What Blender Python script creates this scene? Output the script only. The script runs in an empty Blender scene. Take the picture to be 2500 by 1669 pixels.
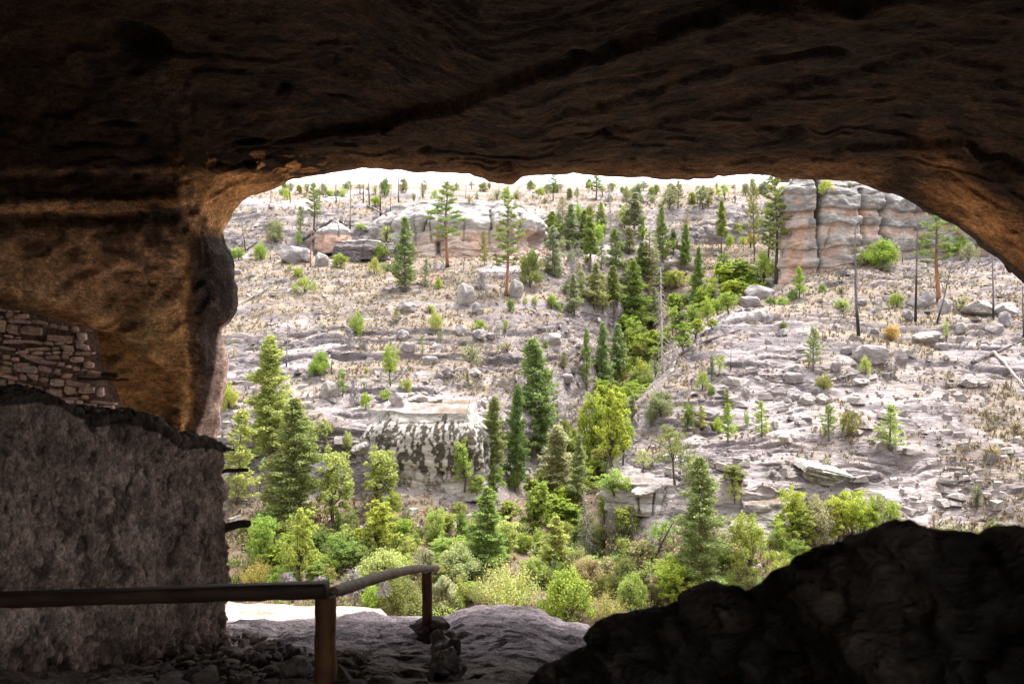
import bpy, math, random
import numpy as np
from mathutils import Vector

random.seed(7)
RNG = np.random.default_rng(7)
R = math.radians
SC = bpy.context.scene
COL = SC.collection

# ------------------------------------------------------------------ camera
F = 1944.4            # focal length in pixels of the 2500 px wide photograph (28 mm lens)
CX, CY = 1250.0, 834.5
cam = bpy.data.cameras.new("camera")
cam.lens = 28.0; cam.sensor_width = 36.0
cam.clip_start = 0.05; cam.clip_end = 4000
cam.dof.use_dof = True; cam.dof.focus_distance = 22.0; cam.dof.aperture_fstop = 4.5
cam_ob = bpy.data.objects.new("camera", cam)
COL.objects.link(cam_ob)
cam_ob.location = (0, 0, 0); cam_ob.rotation_euler = (R(90), 0, 0)
SC.camera = cam_ob

# ------------------------------------------------------------------ sky and sun (thin bright overcast)
SUN_EL, SUN_AZ = R(68), R(55)      # azimuth measured from +Y (straight ahead) towards +X
w = bpy.data.worlds.new("World"); SC.world = w; w.use_nodes = True
nt = w.node_tree; nt.nodes.clear()
sky = nt.nodes.new('ShaderNodeTexSky'); sky.sky_type = 'NISHITA'; sky.sun_disc = False
sky.sun_elevation = SUN_EL; sky.sun_rotation = SUN_AZ
sky.air_density = 1.0; sky.dust_density = 4.0; sky.ozone_density = 1.0
hs = nt.nodes.new('ShaderNodeHueSaturation'); hs.inputs['Saturation'].default_value = 0.22; hs.inputs['Value'].default_value = 1.0
bg = nt.nodes.new('ShaderNodeBackground'); bg.inputs['Strength'].default_value = 0.15
wo = nt.nodes.new('ShaderNodeOutputWorld')
nt.links.new(sky.outputs[0], hs.inputs['Color']); nt.links.new(hs.outputs[0], bg.inputs['Color']); nt.links.new(bg.outputs[0], wo.inputs['Surface'])
sun = bpy.data.lights.new("sun", 'SUN'); sun.energy = 1.5; sun.angle = R(12); sun.color = (1.0, 0.95, 0.88)
sun_ob = bpy.data.objects.new("sun", sun); COL.objects.link(sun_ob)
sd = Vector((math.sin(SUN_AZ)*math.cos(SUN_EL), math.cos(SUN_AZ)*math.cos(SUN_EL), math.sin(SUN_EL)))
sun_ob.rotation_euler = sd.to_track_quat('Z', 'Y').to_euler()
sun_ob.location = (20, 60, 80)

SC.view_settings.view_transform = 'Standard'
SC.view_settings.look = 'None'
SC.view_settings.exposure = 2.1
SC.view_settings.gamma = 1.0
SC.view_settings.use_curve_mapping = False
SC.render.engine = 'CYCLES'
cy = SC.cycles
cy.use_denoising = True
cy.max_bounces = 6; cy.diffuse_bounces = 4; cy.glossy_bounces = 2; cy.transmission_bounces = 4; cy.transparent_max_bounces = 4
cy.use_adaptive_sampling = True; cy.adaptive_threshold = 0.015
cy.sample_clamp_indirect = 8

# ------------------------------------------------------------------ helpers
def P(px, py, d):
    return ((px-CX)/F*d, d, -(py-CY)/F*d)

def PN(px, py, d):
    px, py, d = np.broadcast_arrays(np.asarray(px, float), np.asarray(py, float), np.asarray(d, float))
    return np.stack([(px-CX)/F*d, d, -(py-CY)/F*d], -1)

def proj(V):
    y = np.maximum(V[..., 1], 0.3)
    return V[..., 0]/y*F+CX, CY-V[..., 2]/y*F

def _hash(ix, iy, iz, seed):
    h = (ix.astype(np.int64)*374761393 + iy.astype(np.int64)*668265263 + iz.astype(np.int64)*2147483647 + seed*974634541) & 0xffffffff
    h = ((h ^ (h >> 13))*1274126177) & 0xffffffff
    h = ((h ^ (h >> 16))*2246822519) & 0xffffffff
    h = h ^ (h >> 15)
    return (h & 0xffffff).astype(np.float64)/0x7fffff - 1.0

def vnoise(p, seed=0):
    p = np.asarray(p, float)
    i = np.floor(p); f = p-i; u = f*f*f*(f*(f*6-15)+10)
    ix, iy, iz = (i[..., k].astype(np.int64) for k in range(3))
    ux, uy, uz = u[..., 0], u[..., 1], u[..., 2]
    out = 0
    for dx in (0, 1):
        wx = ux if dx else 1-ux
        for dy in (0, 1):
            wy = uy if dy else 1-uy
            for dz in (0, 1):
                wz = uz if dz else 1-uz
                out = out + wx*wy*wz*_hash(ix+dx, iy+dy, iz+dz, seed)
    return out

def fbm(p, octv=4, seed=0, gain=0.5, lac=2.03):
    p = np.asarray(p, float); a = 1.0; s = 0; t = 0
    for o in range(octv):
        s = s + a*vnoise(p+o*17.31, seed+o*13); t += a
        a *= gain; p = p*lac
    return s/t*1.6

def sstep(a, b, x):
    t = np.clip((x-a)/(b-a), 0, 1); return t*t*(3-2*t)

def terrace(q, wd=0.25):
    i = np.floor(q); f = q-i
    return i + sstep(0.5-wd/2, 0.5+wd/2, f)

def smooth1(a, n):
    k = np.ones(n)/n
    return np.convolve(np.pad(a, (n//2, n-1-n//2), mode='edge'), k, mode='valid')

def mesh_np(name, V, faces, mat=None, cols=None, smooth=True):
    """faces: list of int arrays of shape (n,3) or (n,4)"""
    V = np.asarray(V, np.float32).reshape(-1, 3)
    if not isinstance(faces, (list, tuple)): faces = [faces]
    faces = [np.asarray(f, np.int32) for f in faces if len(f)]
    me = bpy.data.meshes.new(name)
    me.vertices.add(len(V)); me.vertices.foreach_set("co", V.ravel())
    nl = sum(f.size for f in faces); npoly = sum(len(f) for f in faces)
    me.loops.add(nl); me.polygons.add(npoly)
    me.loops.foreach_set("vertex_index", np.concatenate([f.ravel() for f in faces]))
    tot = np.concatenate([np.full(len(f), f.shape[1], np.int32) for f in faces])
    st = np.concatenate([[0], np.cumsum(tot)[:-1]]).astype(np.int32)
    me.polygons.foreach_set("loop_start", st)
    me.polygons.foreach_set("loop_total", tot)
    me.polygons.foreach_set("use_smooth", np.full(npoly, smooth, bool))
    me.update(calc_edges=True)
    if cols is not None:
        a = me.color_attributes.new("col", 'FLOAT_COLOR', 'POINT')
        c = np.ones((len(V), 4), np.float32); c[:, :3] = np.asarray(cols).reshape(-1, 3)
        a.data.foreach_set("color", c.ravel())
    if mat: me.materials.append(mat)
    return me

def obj(name, me, parent=None, **props):
    o = bpy.data.objects.new(name, me); COL.objects.link(o)
    if parent is not None: o.parent = parent
    for k, v in props.items(): o[k] = v
    return o

def thing(name, label, cat, loc=(0, 0, 0), group=None):
    o = bpy.data.objects.new(name, None); COL.objects.link(o)
    o.empty_display_size = 0.2; o.location = loc
    o["label"] = label; o["category"] = cat
    if group: o["group"] = group
    return o

def gridf(nr, nc, flip=False):
    i = np.arange(nr-1)[:, None]*nc + np.arange(nc-1)[None, :]
    i = i.ravel()
    q = np.stack([i, i+1, i+1+nc, i+nc], -1)
    return q[:, ::-1] if flip else q

def grid_normals(G):
    du = np.gradient(G, axis=1); dv = np.gradient(G, axis=0)
    n = np.cross(du, dv); return n/np.maximum(np.linalg.norm(n, axis=-1, keepdims=True), 1e-9)

def tube(path, rad, n=7, cap=True):
    """path (k,3), rad (k,) -> V, quads, tris"""
    path = np.asarray(path, float); rad = np.asarray(rad, float); k = len(path)
    tan = np.gradient(path, axis=0); tan /= np.maximum(np.linalg.norm(tan, axis=1, keepdims=True), 1e-9)
    ref = np.array([0, 0, 1.0]) if abs(tan[:, 2]).mean() < 0.8 else np.array([1.0, 0, 0])
    a = np.cross(tan, ref); a /= np.maximum(np.linalg.norm(a, axis=1, keepdims=True), 1e-9); b = np.cross(tan, a)
    th = np.arange(n)/n*2*math.pi
    V = path[:, None]+rad[:, None, None]*(np.cos(th)[None, :, None]*a[:, None]+np.sin(th)[None, :, None]*b[:, None])
    V = V.reshape(-1, 3)
    q = []
    i = np.arange(k-1)[:, None]*n; j = np.arange(n)[None]; j2 = (j+1) % n
    q = np.stack([i+j, i+n+j, i+n+j2, i+j2], -1).reshape(-1, 4)
    t = np.zeros((0, 3), int)
    if cap:
        V = np.vstack([V, path[0], path[-1]]); c0, c1 = k*n, k*n+1
        jj = np.arange(n); t = np.vstack([np.stack([np.full(n, c0), jj, (jj+1) % n], -1), np.stack([np.full(n, c1), (k-1)*n+(jj+1) % n, (k-1)*n+jj], -1)])
    return V, q, t

class MB:
    """collects pieces of one mesh"""
    def __init__(s): s.V = []; s.Q = []; s.T = []; s.C = []; s.n = 0
    def add(s, V, q=None, t=None, col=(1, 1, 1)):
        V = np.asarray(V, float).reshape(-1, 3)
        s.V.append(V)
        if q is not None and len(q): s.Q.append(np.asarray(q)+s.n)
        if t is not None and len(t): s.T.append(np.asarray(t)+s.n)
        s.C.append(np.broadcast_to(np.asarray(col, float), V.shape)); s.n += len(V)
    def tube(s, path, rad, n=6, col=(1, 1, 1), cap=True):
        V, q, t = tube(path, rad, n, cap); s.add(V, q, t, col)
    def mesh(s, name, mat, smooth=True):
        V = np.vstack(s.V); fs = []
        if s.Q: fs.append(np.vstack(s.Q))
        if s.T: fs.append(np.vstack(s.T))
        return mesh_np(name, V, fs, mat, np.vstack(s.C), smooth)

# ------------------------------------------------------------------ materials
def base_mat(name):
    m = bpy.data.materials.new(name); m.use_nodes = True
    n = m.node_tree; n.nodes.clear()
    out = n.nodes.new('ShaderNodeOutputMaterial')
    return m, n, out

def rock_mat(name, var=0.35, sc=(2.0, 9.0), bump=((3.0, 0.06), (14.0, 0.02)), rough=0.95, stretch=(1, 1, 1), spec=0.15, wear=None):
    """albedo from the 'col' attribute times two scales of noise, with bump"""
    m, n, out = base_mat(name); L = n.links
    at = n.nodes.new('ShaderNodeAttribute'); at.attribute_name = "col"
    tc = n.nodes.new('ShaderNodeTexCoord'); mp = n.nodes.new('ShaderNodeMapping')
    mp.inputs['Scale'].default_value = stretch
    L.new(tc.outputs['Object'], mp.inputs['Vector'])
    col = at.outputs['Color']
    for k, s_ in enumerate(sc):
        nz = n.nodes.new('ShaderNodeTexNoise'); nz.inputs['Scale'].default_value = s_; nz.inputs['Detail'].default_value = 5; nz.inputs['Roughness'].default_value = 0.65
        L.new(mp.outputs[0], nz.inputs['Vector'])
        mr = n.nodes.new('ShaderNodeMapRange'); mr.inputs['From Min'].default_value = 0.3; mr.inputs['From Max'].default_value = 0.7
        mr.inputs['To Min'].default_value = 1-var; mr.inputs['To Max'].default_value = 1+var
        L.new(nz.outputs['Fac'], mr.inputs['Value'])
        mx = n.nodes.new('ShaderNodeMix'); mx.data_type = 'RGBA'; mx.blend_type = 'MULTIPLY'; mx.inputs[0].default_value = 1
        L.new(col, mx.inputs[6]); L.new(mr.outputs[0], mx.inputs[7]); col = mx.outputs[2]
    b = n.nodes.new('ShaderNodeBsdfPrincipled'); b.inputs['Roughness'].default_value = rough; b.inputs['Specular IOR Level'].default_value = spec
    L.new(col, b.inputs['Base Color'])
    prev = None
    for s_, d in bump:
        nz = n.nodes.new('ShaderNodeTexNoise'); nz.inputs['Scale'].default_value = s_; nz.inputs['Detail'].default_value = 6; nz.inputs['Roughness'].default_value = 0.6
        L.new(mp.outputs[0], nz.inputs['Vector'])
        bp = n.nodes.new('ShaderNodeBump'); bp.inputs['Strength'].default_value = 1.0; bp.inputs['Distance'].default_value = d
        L.new(nz.outputs['Fac'], bp.inputs['Height'])
        if prev: L.new(prev, bp.inputs['Normal'])
        prev = bp.outputs[0]
    if prev: L.new(prev, b.inputs['Normal'])
    L.new(b.outputs[0], out.inputs['Surface'])
    return m

def leaf_mat(name, trans=0.35):
    m, n, out = base_mat(name); L = n.links
    oi = n.nodes.new('ShaderNodeObjectInfo'); at = n.nodes.new('ShaderNodeAttribute'); at.attribute_name = "col"
    mx = n.nodes.new('ShaderNodeMix'); mx.data_type = 'RGBA'; mx.blend_type = 'MULTIPLY'; mx.inputs[0].default_value = 1
    L.new(oi.outputs['Color'], mx.inputs[6]); L.new(at.outputs['Color'], mx.inputs[7])
    d = n.nodes.new('ShaderNodeBsdfDiffuse'); t = n.nodes.new('ShaderNodeBsdfTranslucent')
    L.new(mx.outputs[2], d.inputs['Color']); L.new(mx.outputs[2], t.inputs['Color'])
    ms = n.nodes.new('ShaderNodeMixShader'); ms.inputs[0].default_value = trans
    L.new(d.outputs[0], ms.inputs[1]); L.new(t.outputs[0], ms.inputs[2]); L.new(ms.outputs[0], out.inputs['Surface'])
    return m

def wood_mat(name, sc=30.0, stretch=(1, 1, 0.12), var=0.4, bump=0.004, rough=0.7, spec=0.3):
    return rock_mat(name, var=var, sc=(sc*0.3, sc), bump=((sc, bump),), rough=rough, stretch=stretch, spec=spec)

M = dict(
    terrain=rock_mat('canyon_rock', var=0.22, sc=(0.35, 2.2), bump=((1.0, 0.30), (4.0, 0.12)), stretch=(0.5, 0.7, 2.2)),
    boulder=rock_mat('boulder_rock', var=0.25, sc=(0.9, 4.5), bump=((1.6, 0.15), (7.0, 0.04)), stretch=(0.7, 0.8, 1.8)),
    cave=rock_mat('cave_rock', var=0.55, sc=(3.0, 16.0, 55.0), bump=((5.0, 0.06), (20.0, 0.03), (70.0, 0.010)), stretch=(0.6, 1.0, 1.4), rough=0.92),
    slab=rock_mat('ledge_rock', var=0.30, sc=(3.0, 16.0, 50.0), bump=((5.0, 0.09), (18.0, 0.04), (60.0, 0.012)), stretch=(0.7, 1, 1)),
    plaster=rock_mat('mud_plaster', var=0.5, sc=(6.0, 30.0, 80.0), bump=((14.0, 0.05), (40.0, 0.03), (110.0, 0.01)), stretch=(1, 1, 0.7)),
    stone=rock_mat('loose_stone', var=0.3, sc=(6.0, 30.0), bump=((14.0, 0.012), (50.0, 0.004))),
    dark=rock_mat('shadow_boulder', var=0.4, sc=(3.0, 12.0), bump=((6.0, 0.06), (24.0, 0.02)), stretch=(0.5, 1, 1.4)),
    grass=rock_mat('dry_grass', var=0.2, sc=(0.5,), bump=()),
    bark=rock_mat('bark', var=0.35, sc=(2.0, 7.0), bump=((9.0, 0.03),), stretch=(1, 1, 0.2)),
    leaf=leaf_mat('leaves', 0.45),
    needle=leaf_mat('needles', 0.3),
    wood=rock_mat('peeled_log', var=0.4, sc=(6.0, 28.0), bump=((20.0, 0.006),), stretch=(0.15, 0.6, 1.0), rough=0.6, spec=0.35),
    post=rock_mat('peeled_post', var=0.35, sc=(6.0, 28.0), bump=((20.0, 0.004),), stretch=(1.0, 1.0, 0.12), rough=0.6, spec=0.35),
)
# ------------------------------------------------------------------ canyon terrain
def prof(pts):
    a = np.array(sorted(pts)); return lambda y: np.interp(y, a[:, 0], a[:, 1])

left_D = prof([(440, 235), (450, 205), (456, 172), (466, 150), (480, 140), (496, 130), (520, 122.5), (560, 119.5), (600, 117.5), (622, 115.5), (636, 109), (655, 104), (664, 101.5),
               (690, 98), (720, 93.5), (760, 88.5), (800, 84.5), (850, 80.5), (890, 78), (905, 76), (960, 72), (1000, 68.5), (1020, 67), (1100, 65), (1180, 63.2), (1215, 61), (1260, 59), (1320, 56.5), (1400, 51.0), (1500, 44.5), (1600, 39), (1720, 34)])
far_D = prof([(440, 260), (450, 215), (456, 180), (464, 160), (480, 150), (500, 143), (540, 138), (570, 134), (600, 131), (606, 124), (640, 116), (700, 109), (800, 100), (900, 92), (1000, 84), (1100, 76), (1200, 69), (1300, 60), (1400, 51.5), (1500, 44.5), (1600, 39), (1720, 34)])
right_D = prof([(440, 230), (500, 160), (560, 130), (600, 112), (630, 100), (660, 94), (700, 87), (740, 81), (780, 76.5), (800, 74.5), (850, 70.5), (900, 67), (950, 64), (1000, 61.5), (1040, 60), (1100, 57.3), (1150, 55.6), (1200, 54), (1260, 52.3), (1330, 50.0), (1400, 47), (1500, 43), (1600, 38.5), (1720, 34)])
edge_px = prof([(440, 2050), (600, 1965), (690, 1925), (740, 1850), (768, 1781), (806, 1720), (863, 1666), (916, 1636), (980, 1565), (1020, 1545), (1060, 1548), (1100, 1530), (1200, 1492), (1300, 1478), (1380, 1500), (1450, 1560), (1500, 1600), (1720, 1700)])
gully_px = prof([(440, 1900), (560, 1830), (620, 1760), (700, 1650), (800, 1575), (900, 1540), (1000, 1490), (1100, 1430), (1200, 1380), (1300, 1330), (1400, 1320), (1720, 1320)])

def depth_field(px, py):
    t = sstep(1120, 1520, px-(gully_px(py)-1540)*0.45)      # left slope blends into the side gully slope
    D = left_D(py)*(1-t)+far_D(py)*t
    g = (px-gully_px(py))
    gd = np.interp(py, [440, 520, 600, 700, 1000, 1200, 1300, 1400], [2, 6, 10, 11, 9, 7, 3, 0])
    D = D+gd*np.exp(-(g/95.0)**2)
    # alcove under the lower left cliff
    D = D+4.5*np.exp(-((px-1265)/65.0)**2-((py-1110)/42.0)**2)
    D = D+2.0*np.exp(-((px-760)/140.0)**2-((py-1215)/40.0)**2)
    # the rounded rock shoulder on the right
    e = edge_px(py)-px
    Rr = right_D(py) + 0.0016*np.maximum(0, 160-np.maximum(-e, 0))**2*0.12 + 0.55*np.maximum(e, 0)
    Rr = Rr - 0.004*np.clip(px-2000, 0, 600)*np.clip((py-500)/500, 0, 1)
    k = 2.5
    h = np.clip(0.5+0.5*(D-Rr)/k, 0, 1)
    return D*(1-h)+Rr*h-k*h*(1-h)

pxs = np.arange(-60, 2740, 3.7)
pys = np.concatenate([np.array([449.5, 450.5, 452, 453.5]), np.arange(455, 700, 1.5), np.arange(700, 1330, 1.8), np.arange(1330, 1720, 6.0)])[::-1]
GX, GY = np.meshgrid(pxs, pys)
D = depth_field(GX, GY)
for _ in range(3):
    D[1:-1, :] = (D[:-2]+2*D[1:-1]+D[2:])/4
    D[:, 1:-1] = (D[:, :-2]+2*D[:, 1:-1]+D[:, 2:])/4
TG = PN(GX, GY, D)
X, Y, Z = TG[..., 0].copy(), TG[..., 1].copy(), TG[..., 2].copy()
n_big = fbm(np.stack([X, Y, Z], -1)*0.045, 4, 3)
n_med = fbm(np.stack([X*0.14, Y*0.14, Z*0.3], -1), 4, 11)
n_fine = fbm(np.stack([X*0.6, Y*0.6, Z*1.6], -1), 4, 23)
# large undulation across the view direction
rise = sstep(-14.5, -10, Z)*sstep(235, 160, Y)
dYn = (n_big*2.6+n_med*0.9)*rise
Y2 = Y+dYn
s = Y2/np.maximum(Y, 1)
X = X*s*0.5+X*0.5; Z = Z*s
# strata: terraced beds; the bedding is nearly level with a slow dip
dip = np.where(GX > edge_px(GY), -0.035, 0.012)
bed = Z+dip*X+n_big*2.2+n_med*0.55
bed = bed+0.85*np.sin(bed*0.83+1.0)+0.5*np.sin(bed*2.1+0.4)        # beds of uneven thickness
m1 = sstep(-0.35, 0.35, fbm(np.stack([X*0.03, Y*0.05, Z*0.1], -1), 3, 41)+0.0)
m2 = sstep(-0.2, 0.4, fbm(np.stack([X*0.06, Y*0.10, Z*0.45], -1), 3, 47)-0.02)*sstep(-0.35, 0.25, fbm(np.stack([X*0.22, Y*0.2, Z*0.9], -1), 3, 53)+0.05)
m3 = sstep(-0.3, 0.35, fbm(np.stack([X*0.3, Y*0.3, Z*1.2], -1), 3, 59))
h1, h2, h3 = 2.2, 0.85, 0.36
t1 = (terrace(bed/h1, 0.3)-bed/h1+0)*h1
cellx = np.floor(X/2.7+0.8*n_fine+np.floor(bed/1.7)*0.37); blk = _hash(cellx.astype(np.int64), np.floor(Y/4.0).astype(np.int64), np.floor(bed/1.7).astype(np.int64), 5)
b2 = bed+0.3*n_fine+0.08*blk
t2 = (terrace(b2/h2+0.3, 0.36)-b2/h2-0.3)*h2
b3 = bed+0.22*n_fine+n_med*0.5+0.05*blk
t3 = (terrace(b3/h3, 0.3)-b3/h3)*h3
def lip(q, wd):
    f = q-np.floor(q); r = (f-0.5)/wd+0.5          # 0 at the foot of a riser, 1 at its top
    return np.where((r > -0.3) & (r < 1.3), np.exp(-((r-0.05)/0.28)**2)*0.9-np.exp(-((r-0.95)/0.35)**2)*0.7, 0)
ov = (0.20*lip(bed/h1, 0.3)*m1+0.26*lip(b2/h2+0.3, 0.36)*m2+0.07*lip(b3/h3, 0.3)*m2)*rise
dz = (0.24*t1*m1+0.6*t2*m2+0.7*t3*(0.15+0.85*m3))*rise
floor_n = fbm(np.stack([X*0.35, Y*0.35, Z*0], -1), 4, 71)*0.35*(1-rise)
Z2 = Z+dz+n_fine*0.16*rise+floor_n
Y2 = Y2+ov
TG = np.stack([X, Y2, Z2], -1)
TN = grid_normals(TG); TN *= np.sign(-(TN*TG).sum(-1, keepdims=True))
upn = TN[..., 2]

# colours of rock, soil, lichen, patina
pt = np.stack([X, Y2, Z2], -1)
c_rock = np.array([0.44, 0.385, 0.375]); c_rock2 = np.array([0.31, 0.265, 0.272]); c_soil = np.array([0.30, 0.235, 0.165]); c_soil2 = np.array([0.21, 0.16, 0.115])
c_dark = np.array([0.115, 0.098, 0.105]); c_pink = np.array([0.56, 0.36, 0.275]); c_lich = np.array([0.075, 0.063, 0.045])
v1 = fbm(np.stack([X*0.25, Y2*0.3, Z2*1.1], -1), 4, 83)
C = c_rock+(c_rock2-c_rock)*sstep(-0.5, 0.6, v1)[..., None]
flat = sstep(0.60, 0.86, upn+0.12*n_fine)
soilm = flat*sstep(-0.35, 0.15, fbm(pt*0.09, 4, 91)+0.12)
# generally more soil on benches
soilm = np.clip(soilm+0.55*flat*sstep(0.0, 0.5, fbm(pt*0.25, 3, 97)), 0, 1)
sc_ = c_soil+(c_soil2-c_soil)*sstep(-0.4, 0.6, fbm(pt*0.7, 3, 101))[..., None]
C = C+(sc_-C)*(soilm*0.85)[..., None]
# purple-brown patina in horizontal streaks
st = fbm(np.stack([X*0.10, Y2*0.05, bed*0.9], -1), 4, 113)
pat = sstep(0.18, 0.55, st+0.25*fbm(np.stack([X*1.1, Y2*1.1, Z2*2.2], -1), 3, 117))*(1-0.75*soilm)
C = C+(c_dark*1.4-C)*(pat*0.8)[..., None]
# dark streaks along the beds on the steeper rises, broken by noise
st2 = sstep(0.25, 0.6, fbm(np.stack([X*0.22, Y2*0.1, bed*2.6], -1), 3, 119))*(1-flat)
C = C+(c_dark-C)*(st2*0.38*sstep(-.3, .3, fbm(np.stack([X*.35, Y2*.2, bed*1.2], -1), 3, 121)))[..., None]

# thin bedding lines: shade painted into the colour at riser feet, broken lengthwise
def riser_shade(q, a, b): f = q-np.floor(q); return sstep(a-.06, a+.02, f)*sstep(b+.06, b-.02, f)
shade_m = np.maximum(riser_shade(b2/h2+0.3, .30, .40)*sstep(-.15, .2, fbm(np.stack([X*.28, Y*.15, bed*.8], -1), 3, 123)), .8*riser_shade(b3/h3, .28, .42)*sstep(.05, .35, fbm(np.stack([X*.35, Y*.2, bed*1.4], -1), 3, 127)))*rise*(1-.55*soilm)
C = C+(c_dark*.9-C)*(shade_m*.72)[..., None]
def pmask(x0, x1, y0, y1, fx=20, fy=10):
    return sstep(x0-fx, x0+fx, GX)*sstep(x1+fx, x1-fx, GX)*sstep(y0-fy, y0+fy, GY)*sstep(y1+fy, y1-fy, GY)
# black lichen streaks on the lower cliff
lich_v = fbm(np.stack([X*0.9, Y2*0.2, Z2*0.13], -1), 4, 131)+0.55*fbm(np.stack([X*2.5, Y2*2.5, Z2*2.5], -1), 3, 137)
lk = pmask(925, 1195, 1022, 1165, 14, 12)*sstep(0.0, 0.25, lich_v)
lk = np.maximum(lk, pmask(1080, 1345, 922, 958, 30, 9)*sstep(-0.25, 0.15, lich_v+0.1))
lk = np.maximum(lk, pmask(1100, 1420, 985, 1010, 40, 8)*sstep(-0.1, 0.25, lich_v)*0.8)
lk = np.maximum(lk, pmask(1860, 1935, 1130, 1180, 14, 12)*sstep(0.0, 0.3, lich_v)*0.9)
lk = np.maximum(lk, pmask(1120, 1190, 810, 850, 20, 10)*0.4)
lk = np.maximum(lk, pmask(590, 690, 1045, 1170, 14, 12)*sstep(-0.2, 0.4, lich_v)*0.75)
lk = np.maximum(lk, pmask(760, 900, 1180, 1270, 20, 12)*sstep(-0.3, 0.3, lich_v)*0.65)
lk = np.maximum(lk, pmask(2210, 2390, 1000, 1070, 60, 14)*sstep(0.0, 0.5, lich_v)*0.6)
lk = np.maximum(lk, pmask(2400, 2560, 1010, 1080, 40, 12)*sstep(-0.2, 0.3, lich_v)*0.8)
lk = np.maximum(lk, pmask(820, 960, 592, 625, 14, 6)*0.8)
lk = np.maximum(lk, pmask(1550, 1900, 604, 628, 40, 6)*0.7)
lk = np.maximum(lk, pmask(1000, 1210, 672, 702, 60, 6)*sstep(-0.4, 0.2, lich_v)*0.6)
C = C+(c_lich-C)*(lk*0.9)[..., None]
# fresh pink rock where slabs broke away
pn = fbm(np.stack([X*0.5, Y2*0.3, Z2*0.3], -1), 4, 139)
pk = np.maximum(pmask(1010, 1330, 562, 628, 22, 14), pmask(785, 850, 578, 608, 8, 6))
pk = np.maximum(pk, pmask(940, 1075, 664, 690, 14, 5)*0.8)*sstep(-0.55, 0.1, pn)
C = C+(c_pink-C)*(pk*0.85)[..., None]
# dark canyon floor: leaf litter and soil
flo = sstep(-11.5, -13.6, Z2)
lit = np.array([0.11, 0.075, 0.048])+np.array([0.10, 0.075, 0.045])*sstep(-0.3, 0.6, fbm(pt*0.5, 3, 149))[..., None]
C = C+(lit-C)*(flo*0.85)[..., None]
# gully floor soil
gl = np.exp(-((GX-gully_px(GY))/70.0)**2)*sstep(560, 620, GY)*(GX < edge_px(GY)+10)
C = C+(np.array([0.24, 0.175, 0.125])-C)*(gl*0.7)[..., None]
C = np.clip(C*0.80, 0.02, 0.75)
nr, nc = GX.shape
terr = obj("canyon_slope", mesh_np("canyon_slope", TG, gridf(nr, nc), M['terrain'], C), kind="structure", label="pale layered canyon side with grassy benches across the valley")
TPX, TPY = proj(TG); TD = TG[..., 1]

SURF = [(TPX.ravel(), TPY.ravel(), TG.reshape(-1, 3), upn.ravel())]
def hit(px, py, rad=4.0):
    """nearest visible surface point seen at this pixel"""
    best = None
    for (a, b, V, u) in SURF:
        r = rad
        for _ in range(3):
            k = np.nonzero((np.abs(a-px) < r) & (np.abs(b-py) < r))[0]
            if len(k): break
            r *= 1.8
        if not len(k): continue
        d2 = (a[k]-px)**2+(b[k]-py)**2
        dmin = V[k, 1].min()
        kk = k[np.argmin(np.where(V[k, 1] < dmin+6.0, d2, 1e9))]
        if best is None or V[kk, 1] < best[1]-0.01: best = V[kk]
    return np.array(best)

# plateau behind the rim, out to the horizon
pl = []
for yy, zz in ((200, 39.0), (235, 44.5), (300, 47), (600, 52), (1600, 60)):
    xs = np.linspace(-1.4, 1.4, 60)*yy
    pl.append(np.stack([xs, np.full(60, yy), zz+1.2*np.sin(xs*0.03+yy)+0*xs], -1))
pl = np.array(pl); pl[0, :, 2] -= 1.5
obj("plateau", mesh_np("plateau", pl, gridf(5, 60), M['terrain'], np.broadcast_to(np.array([0.21, 0.175, 0.12]), pl.shape)), kind="structure", label="flat wooded mesa top behind the rim")

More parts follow.
